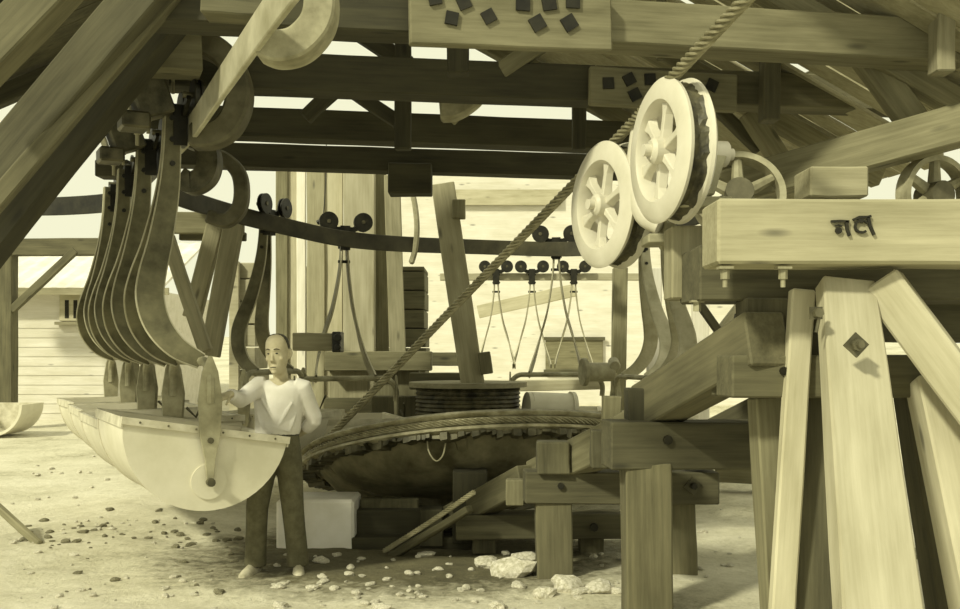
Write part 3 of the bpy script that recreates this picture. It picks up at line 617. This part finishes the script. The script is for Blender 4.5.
# ------------------------------------------------------------------ big A-frame at the right
cap0 = P(704, 231, 5.16); cap1 = V((3.2, 5.16, cap0.z))
cap = timber('cap_beam', 'massive cap beam with burnt in marks on the right hand frame', 'beam', (1.155, 5.18, 2.288), (3.3, 5.18, 2.288), .36, .32, W_TAN, bev=.014)
mk = MB(); yf = 4.988
def stroke(pts, w_):
    pp = [P(a, b2, yf) for a, b2 in pts]; mk.bar(pp, (0, 1, 0), w_, .014)
stroke([(831, 221.5), (840, 221), (849, 221.5)], .011); stroke([(846.5, 221), (847, 229), (849.5, 236)], .014)
stroke([(835, 226), (838, 225), (842, 226)], .006); mk.cyl(P(838.5, 230.5, yf), (0, 1, 0), .016, .014, 12)
stroke([(853, 220), (859, 217), (867, 217), (871, 216)], .011); stroke([(868, 217), (870, 226), (874, 235)], .014)
stroke([(863, 222), (859, 221), (856, 223), (855, 227), (856, 230), (859, 232), (863, 232.5), (866, 231)], .011); stroke([(858, 219), (863, 220), (867, 223)], .007)
mk.build('burnt_mark', MARK, cap, M=None).matrix_parent_inverse = cap.matrix_world.inverted()
for i, px in enumerate((725, 783)):
    p = P(px, 268, 5.06); q = MB(); q.box(p+V((0, .0, .0)), (.07, .07, .012)); q.cyl(p+V((0, 0, -.03)), (0, 0, 1), .022, .05, 6); q.cyl(p+V((0, 0, -.07)), (0, 0, 1), .012, .05, 8)
    o = q.build('anchor_bolt', CAST, cap); o.matrix_parent_inverse = cap.matrix_world.inverted()
timber('corbel_beam', 'dark corbel timber tucked beneath the left end of the cap beam', 'beam', (1.19, 5.85, 2.13), (3.4, 5.85, 2.13), .55, .30, W_DARK)
TP('end_post', 'light faced post end left of the cap beam below the upper sheave', 'post', (686, 228, 6.2), (686, 300, 6.2), .22, .26, W_TAN, up=(0, -1, 0))
for px, py in ((697, 305), (748, 300)):
    p = P(px, py, 5.7); q = MB(); q.box(p+V((0, 0, .02)), (.07, .07, .012)); q.cyl(p+V((0, 0, -.01)), (0, 0, 1), .022, .05, 6); tag(q.build('anchor_bolt', CAST, None, loc=p), 'bolt head under the corbel, '+('left one by the post end' if px < 720 else 'right one toward the A-frame legs'), 'bolt', 'bolts under the corbel')
POST('main pale front leg of the right hand A-frame, widest of all', (845, 284, 5.24), (878, 609, 4.42), .27, .13, W_PALE, cat='leg', name='raking_post', up=(0, -1, 0), h1=.13, w1=.39, bolts=[])
p = P(856, 345, 4.84); q = MB(); q.box(p, (.085, .014, .085), Matrix.Rotation(.75, 3, 'Y')); q.cyl(p+V((0, -.02, 0)), (0, 1, 0), .03, .04, 6); q.cyl(p+V((0, -.05, 0)), (0, 1, 0), .016, .05, 8); tag(q.build('bolt_plate', STEEL, None, loc=p), 'square bolt plate on the main pale A-frame leg', 'bolt')
p = P(816, 313, 4.98); q = MB(); q.box(p, (.06, .014, .06)); q.cyl(p+V((0, -.03, 0)), (0, 1, 0), .024, .05, 6); q.cyl(p+V((0, -.03, -.05)), (.2, 0, 1), .008, .09, 6); tag(q.build('bolt_plate', STEEL, None, loc=p), 'bent bolt at the top left of the main A-frame leg', 'bolt')
POST('slim pale leg just left of the main A-frame leg', (802, 290, 5.42), (782, 609, 5.25), .125, .08, W_PALE, cat='leg', name='raking_post', up=(0, -1, 0))
POST('dark shaded leg filling the gap left of the main A-frame leg', (820, 300, 5.75), (817, 609, 5.4), .27, .2, W_DARK, cat='leg', name='raking_post', up=(0, -1, 0))  # darker timber colour stands in for the shade on this leg
POST('leaning post with one pale edge below the short beam end', (768, 397, 5.72), (781, 609, 5.66), .19, .2, W_MID, cat='leg', name='raking_post', up=(0, -1, 0))
a = P(881, 282, 5.25); b2 = P(1000, 440, 5.0); t = (a.z)/(a.z-b2.z)
timber('raking_brace', 'pale diagonal brace running down right from the cap beam', 'brace', a, a+(b2-a)*t, .27, .2, W_PALE)
POST('thin dark leg under the diagonal brace at far right', (908, 380, 5.7), (943, 609, 5.5), .12, .2, W_DARK, cat='leg', name='raking_post', up=(0, -1, 0))
POST('pale leg cut by the right edge below the diagonal brace', (936, 380, 5.42), (984, 609, 5.0), .26, .2, W_PALE, cat='leg', name='raking_post', up=(0, -1, 0))
timber('rear_beam', 'shaded beam behind the diagonal brace at the right edge', 'beam', P(890, 318, 6.3), P(1060, 318, 6.3), .3, .3, W_DARK)
# wheels beyond the cap beam
def idler(px, py, Y, R, tilt, label, rot=0):
    c = P(px, py, Y); M = Matrix.Translation(c) @ Matrix.Rotation(rot, 4, 'Z') @ Matrix.Rotation(tilt, 4, 'X')
    r = empty('idler_wheel', c, label, 'wheel', M=M)
    m = MB(); m.lathe([(R*.86, .06), (R, .06), (R*.96, 0), (R, -.06), (R*.86, -.06)], 48); m.build('wheel_rim', CAST, r, smooth=True)
    for k in range(6):
        a = k*math.pi/3+.5; d = V((math.cos(a), math.sin(a), 0)); m = MB(); m.tube([d*.06, d*R*.9], [.05, .035], 8); m.build('spoke', CAST, r, smooth=True)
    m = MB(); m.cyl((0, 0, 0), (0, 0, 1), .1, .2, 20); m.build('hub', CASTD, r, smooth=True)
idler(934, 196, 7.5, .29, math.radians(90), 'pale spoked wheel rising behind the cap beam at far right', .3)
idler(738, 196, 7.4, .33, math.radians(72), 'low pale slotted wheel just behind the left end of the cap beam', -.1)
# ------------------------------------------------------------------ timbers and gear in the middle distance
def PV(label, x0, x1, top, bot, Y, mat, th=.06, lean=0, name='board', cat='board', group='tall upright boards behind the rail'):
    xc = (x0+x1)/2; a = P(xc+lean, top, Y); b2 = P(xc, bot, Y)
    d = b2-a; 
    if name == 'board': b2 = a+d*((a.z+.05)/(a.z-b2.z))
    timber(name, label, cat, a, b2, (x1-x0)/F*Y, th, mat, group=group, up=(0, -1, 0))
PV('narrow white board, third from the left of the tall upright boards', 297, 306, 150, 345, 15.6, W_WHITE)
PV('leftmost tan board of the tall upright boards', 276, 288, 150, 345, 15.7, W_MID)
PV('pale board, second from the left of the tall upright boards', 288, 298, 150, 345, 15.75, W_PALE)
PV('wide tan board just right of the narrow white one', 307, 325, 150, 360, 15.5, W_TAN)
PV('pale weathered board directly behind the light bulb', 325, 343, 150, 360, 15.55, W_PALE)
PV('wide pale board behind the side-on bucket hanger', 344, 375, 150, 360, 15.4, W_PALE, th=.2)
PV('greyish board right of the wide pale one', 376, 389, 160, 360, 15.6, W_MID, lean=-3)
PV('rightmost pale board, leaning a little left at the top', 390, 406, 175, 360, 15.2, W_TAN, lean=-6)
TP('leaning_timber', 'long timber leaning left, behind the slanting rope at centre', 'timber', (443, 185, 12.9), (474, 392, 12.6), .29, .2, W_TAN, up=(0, -1, 0), bolts=[(.9, .0, .03, 'bolt')])
TP('cleat', 'small cleat block nailed high on the long leaning timber', 'block', (459, 200, 12.7), (459, 219, 12.7), .16, .14, W_MID, up=(0, -1, 0))
TP('cleat', 'small cleat block low on the long leaning timber', 'block', (484, 352, 12.5), (487, 374, 12.5), .15, .14, W_MID, up=(0, -1, 0))
TP('leaning_timber', 'thin plank leaning right behind the curved hanger arms', 'plank', (167, 236, 11.2), (206, 352, 11.0), .14, .12, W_TAN, up=(0, -1, 0))
TP('leaning_timber', 'tan plank leaning left, left one of two by the plank bin', 'plank', (216, 226, 12.0), (192, 318, 12.0), .2, .14, W_TAN, up=(0, -1, 0))
TP('leaning_timber', 'wide plank leaning left, right one of two by the plank bin', 'plank', (234, 224, 11.8), (210, 356, 11.7), .21, .16, W_TAN, up=(0, -1, 0))
TP('crossbar', 'grey horizontal board behind the tops of the leaning planks', 'board', (170, 223, 12.0), (244, 224, 12.0), .1, .25, W_MID)
TP('crossbar', 'second grey board low behind the leaning planks', 'board', (180, 236, 12.1), (246, 237, 12.1), .1, .1, W_DARK)
def bin_(label, x0, x1, top, Y, dep, mat, step=.3):
    a = P(x0, top, Y); b2 = P(x1, top, Y); r = empty('plank_bin', ((a.x+b2.x)/2, Y, 0), label, 'bin'); m = MB(); z = -.05; rnd = random.Random(int(x0))
    while z < a.z-.02:
        h = min(step, a.z-z); m.box(((a.x+b2.x)/2+rnd.uniform(-.02, .02), Y+dep/2+rnd.uniform(-.015, .015), z+h/2), (b2.x-a.x, dep, h-.015)); z += h
    m.build('plank_wall', mat, r, r.location, bevel=.01)
    q = MB(); q.box((a.x+.06, Y-.05, a.z/2), (.12, .1, a.z)); q.build('corner_post', mat, r, r.location)
bin_('dark plank bin behind the upright boards', 283, 425, 266, 16.2, 1.2, W_DARK)
bin_('pale plank bin left of the man\'s head', 231, 256, 262, 13.6, .8, W_PALE)
TP('rail_tie', 'light stub timber with an iron end just right of the man\'s head', 'timber', (294, 342, 12.2), (334, 342, 12.2), .22, .21, W_TAN)
m = MB(); c = P(338, 342, 12.1); m.box(c, (.1, .3, .24)); m.cyl(c+V((.02, -.16, .05)), (0, 1, 0), .05, .06, 10); m.cyl(c+V((.02, -.16, -.06)), (0, 1, 0), .04, .06, 10); tag(m.build('iron_clamp', BLACKIRON, None, loc=c, bevel=.01), 'black iron clamp on the end of the light stub timber', 'clamp')
TP('platform_beam', 'upper grey horizontal timber right of the man\'s shoulder', 'beam', (326, 361, 14.3), (432, 361, 14.3), .3, .27, W_MID)
TP('platform_beam', 'dark long timber at loading platform height beneath the hoop', 'beam', (326, 405, 14.4), (432, 405, 14.4), .3, .2, W_DARK)
TP('platform_post', 'wide dark block between the two platform timbers', 'block', (398, 370, 14.5), (398, 398, 14.5), .6, .3, W_MID, up=(0, -1, 0))
TP('platform_post', 'weathered stump under the upper platform timber', 'block', (350, 370, 14.6), (350, 400, 14.6), .55, .3, W_TAN, up=(0, -1, 0))
TP('platform_beam', 'dark timber running right from the platform to the leaning timber', 'beam', (410, 381, 13.8), (466, 381, 13.8), .25, .22, W_DARK)
TP('platform_beam', 'small dark timber beyond the foot of the leaning timber', 'beam', (430, 359, 15.5), (480, 359, 15.5), .25, .2, W_DARK)
TP('packing_block', 'little square block just above the rim, right of the side-on bucket', 'block', (424, 413, 12.4), (424, 432, 12.4), .2, .2, W_DARK, up=(0, -1, 0))
POST('dark timber under the platform left of the drum', (398, 396, 13.9), (398, 440, 13.9), .7, .25, W_DARK, name='platform_post', up=(0, -1, 0))
def drum():
    c = P(468, 400, 12.9); r = empty('cable_drum', (c.x, c.y, 0), 'low dark ribbed cable drum with a pale board lid', 'drum'); L = r.location
    zt = P(468, 392, 12.4).z; m = MB(); pr = [(0, -.05)]; z = -.05
    while z < zt: pr += [(.64, z), (.66, z+.02), (.64, z+.045)]; z += .05
    pr += [(0, z)]; m.lathe(pr, 56, Matrix.Translation((c.x, c.y, 0)), closed=False); m.build('rope_winding', GREASE, r, L, smooth=True)
    m = MB(); m.lathe([(0, z), (.74, z), (.74, z+.06), (0, z+.06)], 48, Matrix.Translation((c.x, c.y, 0)), closed=False); m.build('lid', W_TAN, r, L)
drum()
# gear under the right hand hangers
TP('loading_beam', 'pale horizontal beam behind the hoops at right of centre', 'beam', (500, 386, 15.4), (600, 384, 15.4), .25, .16, W_PALE)
m = MB(); c = P(600, 372, 13.0); m.cyl(c, (1, .2, 0), .12, .34, 16); m.cyl(c+V((-.2, 0, 0)), (1, .2, 0), .18, .06, 16); m.cyl(c+V((.18, 0, .1)), (0, 1, .3), .07, .2, 12); tag(m.build('winch_head', CAST, None, loc=c, smooth=True, bevel=.01), 'pale lumpy casting beside the feet of the bowed hanger arms', 'casting')
m = MB(); c = P(550, 408, 12.6); m.cyl(c, (1, .25, -.05), .19, .5, 20); m.cyl(c+V((.27, .06, 0)), (1, .25, -.05), .2, .05, 20); m.cyl(c+V((-.27, -.06, 0)), (1, .25, -.05), .2, .05, 20); tag(m.build('roller', PAINT, None, loc=c, smooth=True), 'cream horizontal roller just above the wheel rim at centre right', 'roller')
TP('stub_post', 'small worn stub at the foot of the bowed arms', 'block', (612, 396, 7.3), (611, 436, 7.3), .13, .12, W_MID, up=(0, -1, 0))
TP('trestle_brace', 'left thin X-brace timber behind the pulley post', 'brace', (700, 305, 13), (756, 385, 13), .1, .1, W_DARK)
TP('trestle_brace', 'right thin X-brace timber crossing it behind the pulley post', 'brace', (745, 300, 13.2), (680, 385, 13.2), .1, .14, W_PALE)
TP('trestle_post', 'dark far upright left of the bowed arms', 'post', (620, 268, 15), (617, 470, 15), .2, .2, W_MID, up=(0, -1, 0))
TP('trestle_post', 'thin white far upright between the bowed arms', 'post', (654, 268, 14.8), (654, 470, 14.8), .2, .12, W_WHITE, up=(0, -1, 0))
TP('trestle_post', 'pale far upright just left of the strip with a bolt', 'post', (700, 268, 16), (700, 470, 16), .25, .2, W_WHITE, up=(0, -1, 0))
TP('fallen_log', 'smooth log lying on the ground behind the leaning post at right', 'log', (716, 470, 12.6), (830, 476, 12.2), .3, .26, W_MID)
TP('fallen_plank', 'grey planks end lying at the far right behind the main leg', 'plank', (890, 560, 8.6), (960, 556, 8.6), .3, .12, W_MID)
# light bulb
r = empty('light_bulb', P(323, 233, 12.95), 'small pear shaped light bulb hanging at the loop rail', 'bulb'); L = r.location
m = MB(); m.lathe([(0, -.085), (.04, -.075), (.055, -.04), (.045, 0), (.025, .04), (.02, .07), (0, .07)], 20, Matrix.Translation(L), closed=False); m.build('glass_bulb', BULB, r, L, smooth=True)
m = MB(); m.cyl(L+V((0, 0, .1)), (0, 0, 1), .025, .08, 12); m.cyl(L+V((-.03, 0, .15)), (1, 0, .5), .03, .1, 12); m.build('socket', BLACKIRON, r, L, smooth=True)
m = MB(); c1 = L+V((0, 0, .15)); m.tube([c1, c1+V((.02, .1, .5)), c1+V((0, .3, 1.2))], .006, 6); m.build('cord', BLACKIRON, r, L)

# ------------------------------------------------------------------ rocks and rubble
def rock_mesh(seed, n=2):
    rnd = random.Random(seed); bm = bmesh.new(); bmesh.ops.create_icosphere(bm, subdivisions=n, radius=1)
    o = V((rnd.uniform(0, 99), rnd.uniform(0, 99), seed))
    for v in bm.verts:
        k = 1+.45*noise.noise(v.co*1.1+o)+.18*noise.noise(v.co*2.7+o); v.co = V((v.co.x*k, v.co.y*k*.8, v.co.z*k*.62))
    me = bpy.data.meshes.new('rock'); bm.to_mesh(me); bm.free(); return me
RM = [rock_mesh(i) for i in range(7)]
for me in RM: me.materials.append(ROCK)
rd = random.Random(11)
def rock(px, py, r, label, group, k=None, dark=False):
    Y = H*F/(py-HZ); p = P(px, py, Y); o = bpy.data.objects.new('rock', RM[rd.randrange(7) if k is None else k]); COL.objects.link(o)
    o.location = (p.x, p.y, gz(p.x, p.y)+r*.25); s = r; o.scale = (s*rd.uniform(.9, 1.4), s*rd.uniform(.9, 1.2), s*rd.uniform(.8, 1.1)); o.rotation_euler = (0, 0, rd.uniform(0, 6)); return tag(o, label, 'rock', group)
rock(513, 575, .15, 'big pale rock left of the foot of the short squared post', None, 0)
rock(526, 558, .1, 'pointed pale rock leaning under the lowest cross beam', None, 1)
rock(487, 565, .11, 'round pale rock at the left end of the lowest cross beam', None, 2)
rock(565, 590, .12, 'flat pale rock heaped at the foot of the short squared post', None, 3)
rock(600, 592, .1, 'pale rock between the short squared post and the weathered post', None, 4)
rock(545, 596, .09, 'small pale rock below the short squared post at the bottom', None, 5)
rock(40, 422, .35, 'far heap rock by the loose tub, left one', None, 3); rock(52, 421, .3, 'far heap rock by the loose tub, right one', None, 5)
for i in range(150):
    for _ in range(20):
        px = rd.uniform(270, 640); py = rd.uniform(552, 625)
        if rd.random() < .9-.0*px: break
    rock(px, py, rd.choice((.015, .02, .025, .03, .04, .055)), 'small pale stone scattered on the ground around the wheel and posts', 'small pale stones around the wheel')
for i in range(70):
    px = rd.uniform(10, 260); py = rd.choice((rd.uniform(520, 545), rd.uniform(560, 640), rd.uniform(500, 620)))
    rock(px, py, rd.choice((.012, .018, .022, .03)), 'small stone on the open trodden ground at lower left', 'small stones at lower left')
for i in range(40):
    px = rd.uniform(660, 960); py = rd.uniform(505, 640)
    rock(px, py, rd.choice((.015, .02, .03, .04)), 'small stone on the ground among the right hand frame legs', 'small stones at the right')
for i in range(14):
    px = rd.uniform(20, 130); py = rd.uniform(450, 500)
    rock(px, py, rd.choice((.03, .04)), 'small far stone on the bright yard left of the buckets', 'small far stones on the bright yard')
RD = [me.copy() for me in RM[:4]]
for me in RD: me.materials.clear(); me.materials.append(ROCKD)
for i in range(90):
    px = rd.choice((rd.uniform(10, 110), rd.uniform(100, 260), rd.uniform(60, 250), rd.uniform(170, 255))); py = rd.gauss(536, 9) if i % 3 else rd.uniform(500, 600)
    o = rock(px, py, rd.choice((.015, .02, .03, .04)), 'dark clod of rubble in the ragged line across the ground below the nearest bucket', 'dark clods below the nearest bucket'); o.data = RD[i % 4]
TP('scrap_timber', 'splintered dark stick poking from the ground at lower left', 'stick', (-10, 500, 9.6), (40, 545, 9.0), .06, .07, W_MID)
# ------------------------------------------------------------------ the man
MY = 7.92; sc = MY/F
def Q(px, py, dy=0.0): p = P(px, py, MY); return V((p.x, p.y+dy, p.z))
man = empty('person', (P(276, 573, MY).x, MY, -.02), 'balding person in white shirt and grey trousers, one hand on the nearest bucket', 'person'); ML = man.location
def ering(c, a, bq, n=20, ax=None):
    ax = ax or (V((1, 0, 0)), V((0, 1, 0))); return [c+ax[0]*a*math.cos(2*math.pi*k/n)+ax[1]*bq*math.sin(2*math.pi*k/n) for k in range(n)]
def finalize(mb, name, mat, voxel, smooth_it=4):
    o = mb.build(name, mat, man, ML, smooth=True)
    r = o.modifiers.new('remesh', 'REMESH'); r.mode = 'VOXEL'; r.voxel_size = voxel; r.use_smooth_shade = True
    s = o.modifiers.new('smooth', 'SMOOTH'); s.iterations = smooth_it; s.factor = .5
    return o
def hand(mb, wrist, d, nrm, thumb_side, curl=.5, size=1.0):
    d = V(d).normalized(); nrm = V(nrm); nrm = (nrm-d*nrm.dot(d)).normalized(); s = d.cross(nrm).normalized()*thumb_side
    W = V(wrist); k = size
    mb.rings([[W+d*t*k+s*(cx+a*math.cos(q))*k+nrm*b*math.sin(q)*k for q in [2*math.pi*i/12 for i in range(12)]] for t, a, b, cx in ((-.03, .027, .02, 0), (.0, .028, .019, 0), (.04, .038, .018, .002), (.075, .042, .016, .002), (.095, .038, .013, 0))])
    for j, (off, L) in enumerate(((.031, .07), (.011, .078), (-.01, .073), (-.03, .058))):
        p = W+d*.08*k+s*off*k; path = [p]; dd = d.copy(); ang = 0
        for seg in (.45, .32, .23):
            ang += curl*(.6 if seg == .45 else .9); dd = (d*math.cos(ang)+nrm*math.sin(ang)).normalized(); path.append(path[-1]+dd*L*seg*k)
        mb.tube(path, [.0098*k, .0092*k, .0086*k, .007*k], 8)
    p = W+d*.03*k+s*.03*k; mb.tube([p-s*.012*k, p+(s*.7+d*.6).normalized()*.035*k, p+(s*.7+d*.6).normalized()*.035*k+(s*.3+d*.8+nrm*.4).normalized()*.03*k, p+(s*.7+d*.6).normalized()*.035*k+(s*.2+d*.8+nrm*.6).normalized()*.052*k], [.014*k, .012*k, .0105*k, .008*k], 8)
# head frame
HC = Q(278, 354, -.02); hf = V((-.22, -.97, -.06)).normalized(); hr = V((.97, -.22, .04)); hr = (hr-hf*hr.dot(hf)).normalized(); hu = hr.cross(hf).normalized()*-1
if hu.z < 0: hu = -hu
def HP(x, f, z): return HC+(hr*x+hf*f+hu*z)*1.09          # x to viewer right, f forward, z up
body = MB()
# skull, jaw, face
rs = []
for z, a, fr, bk in ((-.140, .028, .062, -.0), (-.128, .042, .076, .005), (-.105, .055, .084, .03), (-.075, .064, .086, .06), (-.045, .070, .086, .082), (-.015, .074, .086, .095), (.02, .077, .088, .102), (.055, .078, .088, .102), (.09, .074, .080, .094), (.115, .062, .064, .078), (.132, .042, .040, .052), (.140, .012, .012, .014)):
    rs.append([HP(a*math.cos(q), (fr if math.sin(q) > 0 else bk)*math.sin(q)*(1 if math.sin(q) <= 0 else abs(math.sin(q))**-.12 if abs(math.sin(q)) > .05 else 1), z) for q in [2*math.pi*i/24 for i in range(24)]])
body.rings(rs)
body.rings([[HP(a*math.cos(q), f+b2*math.sin(q), z) for q in [2*math.pi*i/10 for i in range(10)]] for z, f, a, b2 in ((-.052, .088, .018, .012), (-.04, .098, .0165, .016), (-.02, .094, .012, .013), (.005, .087, .009, .01), (.025, .083, .009, .008))])      # nose
body.tube([HP(-.052, .064, .028), HP(-.03, .084, .034), HP(0, .084, .03), HP(.03, .084, .034), HP(.052, .064, .028)], .010, 8)   # brow
body.tube([HP(-.024, .078, -.083), HP(0, .089, -.079), HP(.024, .078, -.083)], .0065, 8); body.tube([HP(-.022, .077, -.095), HP(0, .088, -.096), HP(.022, .077, -.095)], .007, 8)
body.sphere(HP(0, .076, -.122), (.022, .018, .016))
body.sphere(HP(-.048, .055, -.03), (.022, .02, .02)); body.sphere(HP(.048, .055, -.03), (.022, .02, .02))
for s in (-1, 1): body.tube([HP(s*.076, -.012, .022), HP(s*.088, -.024, .028), HP(s*.091, -.026, .0), HP(s*.086, -.016, -.025), HP(s*.076, -.008, -.04)], [.008, .014, .015, .011, .007], 8)
# neck, torso, hips, legs, arms
body.tube([HC+V((0, .03, -.08)), Q(280, 377, .035), Q(280, 388, .03)], [.056, .058, .07], 16)
tors = [(379, 10, .06), (383, 19, .075), (388, 23, .09), (400, 22, .105), (415, 20.5, .105), (430, 19.5, .1), (442, 20, .105), (452, 19, .1)]
body.rings([ering(Q(279.5-(py-380)*.05, py, .03), hw*sc, hd) for py, hw, hd in tors])
JL = dict(hip=Q(266, 448, .03), knee=Q(257.5, 507, -.01), ank=Q(254.5, 563, .03)); JR = dict(hip=Q(287, 448, .03), knee=Q(293, 508, -.01), ank=Q(297.5, 563, .03))
for J, tx in ((JL, -.05), (JR, .04)):
    body.tube([J['hip'], J['hip'].lerp(J['knee'], .5), J['knee'], J['knee'].lerp(J['ank'], .35), J['ank'], J['ank']+V((0, 0, -.05))], [.084, .074, .054, .056, .038, .04], 14)
    body.tube([J['ank']+V((0, .03, -.05)), J['ank']+V((tx*.4, -.08, -.055)), J['ank']+V((tx, -.17, -.06))], [.034, .034, .024], 10)
SR = Q(259, 386, .02); ER = P(240, 400, 7.66); WR = P(229, 394, 7.42)
SL = Q(301, 387, .03); EL = Q(312, 421, .1); WL = Q(300, 433, .17)
for a, b2, c in ((SR, ER, WR), (SL, EL, WL)):
    body.tube([a, a.lerp(b2, .5), b2, b2.lerp(c, .4), c], [.052, .045, .038, .036, .026], 12)
hand(body, WR, V((-.50, -.75, -.25)), V((-.3, .2, -.9)), 1, .45, 1.0)
hand(body, WL, V((-.85, .15, -.3)), V((0, -1, -.1)), 1, .35, 1.0)
finalize(body, 'body', SKIN, .0062, 2)
# hair : back and sides, thin on top
hm = MB(); rs = []
for z, a, bk, st in ((-.05, .066, .09, .35), (-.02, .078, .102, .2), (.015, .082, .110, .12), (.05, .084, .112, .08), (.085, .081, .105, -.1), (.115, .068, .088, -.2), (.134, .048, .062, -.3), (.143, .022, .03, -.3)):
    ring = []
    for i in range(17):
        q = math.pi+st+(math.pi-2*st)*i/16; ring.append(HP(a*math.cos(q), bk*math.sin(q), z))
    for i in range(17):
        q = 2*math.pi-st-(math.pi-2*st)*i/16; ring.append(HP((a-.014)*math.cos(q), (bk-.014)*math.sin(q), z))
    rs.append(ring)
hm.rings(rs); hm.build('hair', HAIR, man, ML, smooth=True)
for s in (-1, 1):
    m = MB(); m.sphere(HP(s*.031, .0815, .008), (.011, .006, .006), 10, 6); m.build('eye', DARKM, man, ML, smooth=True)
    m = MB(); m.tube([HP(s*.05, .074, .034), HP(s*.033, .093, .041), HP(s*.016, .094, .036)], [.003, .0045, .004], 6); m.build('eyebrow', HAIR, man, ML, smooth=True)
m = MB(); m.tube([HP(-.02, .0855, -.088), HP(0, .0935, -.087), HP(.02, .0855, -.088)], .0028, 6); m.build('mouth', DARKM, man, ML, smooth=True)
# shirt
sh = MB()
st = [(379.5, 11.5, .072), (381.5, 17, .082), (384.5, 23, .097), (388, 26.5, .11), (394, 26.5, .118), (402, 25.5, .125), (412, 24, .125), (422, 23.5, .127), (430, 23, .125), (434.5, 22, .118)]
shr = [ering(Q(279.5-(py-380)*.05, py, .03), hw*sc, hd, 28) for py, hw, hd in st]
for i_, dz in ((0, .06), (1, .035), (2, .01)):
    for p in shr[i_]:
        fr = max(0, -(p.y-MY-.03)/.08); p.z -= dz*min(1, fr)**2*max(0, 1-abs(p.x-Q(280, 0).x)/.085)
sh.rings(shr)
sh.tube([SR+V((.04, .0, .0)), SR, SR.lerp(ER, .5), ER, ER.lerp(WR, .5), ER.lerp(WR, .86)], [.075, .078, .07, .062, .055, .046], 16)
sh.tube([SL+V((-.04, 0, 0)), SL, SL.lerp(EL, .5), EL+V((0, 0, .02)), EL, EL.lerp(WL, .5), EL.lerp(WL, .8)], [.075, .078, .07, .063, .06, .055, .048], 16)
rnd = random.Random(4)
for a, b2, c in ((Q(262, 395, -.09), Q(276, 420, -.1), .012), (Q(297, 398, -.085), Q(282, 424, -.1), .012), (Q(268, 424, -.09), Q(290, 430, -.085), .01), (Q(258, 412, -.05), Q(266, 432, -.075), .012), (Q(298, 412, -.05), Q(291, 432, -.075), .012)): sh.tube([a, a.lerp(b2, .5)+V((0, -.004, 0)), b2], [.004, c, .004], 8)
shirt = finalize(sh, 'shirt', SHIRT, .009, 2)
m = MB()
for s in (-1, 1):
    m.rings([[Q(280+s*x, y, d+e) for x, y, d in ((2, 389, -.112), (8.5, 377, -.055), (13, 380.5, -.08), (8.5, 391, -.118))] for e in (0, .012)])
m.build('collar', SHIRT, shirt)
m = MB()
for py in (398, 408, 418, 427): m.cyl(Q(279.5-(py-380)*.05, py, -.1), (0, 1, 0), .006, .01, 10)
m.build('button', DARKM, shirt)
m = MB(); m.rings([ering(Q(276.5, py, .03), 22*sc, .118, 28) for py in (431.5, 435.5)]); m.build('belt', DARKM, man, ML)
# trousers
tr = MB()
tr.rings([ering(Q(276.5, py, .03), hw*sc, hd, 24) for py, hw, hd in ((433, 21.6, .115), (440, 22.5, .122), (448, 22.8, .125), (458, 21.5, .118), (464, 19, .1))])
for J in (JL, JR):
    h, k, a = J['hip'], J['knee'], J['ank']
    tr.tube([h+V((0, 0, .02)), h.lerp(k, .3), h.lerp(k, .65), k, k.lerp(a, .4), k.lerp(a, .8), a+V((0, -.01, -.025))], [.098, .104, .094, .086, .082, .083, .086], 18)
    for i in range(3): p = k.lerp(a, .62+.14*i); tr.tube([p+V((-.07, -.03, .02)), p+V((0, -.082, -.01)), p+V((.07, -.03, .03))], [.006, .011, .006], 8)
tr2 = finalize(tr, 'trousers', TROUS, .010, 2)
for J, tx in ((JL, -.05), (JR, .04)):
    a = J['ank']; z0 = a.z-.075; m = MB()
    rs = []
    for t, w_, h in ((.06, .03, .06), (.04, .04, .085), (-.03, .043, .09), (-.09, .048, .075), (-.15, .05, .055), (-.19, .04, .042), (-.215, .02, .028)):
        c = V((a.x+tx*(-t/.2 if t < 0 else 0), a.y+t, z0)); rs.append([c+V((w_*math.cos(q), 0, h*max(math.sin(q), -.12))) for q in [2*math.pi*i/14 for i in range(14)]])
    m.rings(rs); sh_ = m.build('shoe', SHOE, man, ML, smooth=True)
    m = MB(); m.add([(v[0]+(v[0]-a.x)*.04, v[1], z0-.012 if i % 14 >= 7 else z0-.0) for i, v in enumerate([p for r_ in rs for p in r_])], []); 
    so_ = MB(); so_.rings([[c0+V((0, 0, 0)) for c0 in (V((a.x+tx*(-t/.2 if t < 0 else 0)-w_*1.06, a.y+t, z0-.02)), V((a.x+tx*(-t/.2 if t < 0 else 0)+w_*1.06, a.y+t, z0-.02)), V((a.x+tx*(-t/.2 if t < 0 else 0)+w_*1.06, a.y+t, z0-.004)), V((a.x+tx*(-t/.2 if t < 0 else 0)-w_*1.06, a.y+t, z0-.004)))] for t, w_, h in ((.065, .03, .06), (.04, .04, .085), (-.03, .043, .09), (-.09, .048, .075), (-.15, .05, .055), (-.19, .04, .042), (-.22, .02, .028))]); so_.build('sole', DARKM, sh_)
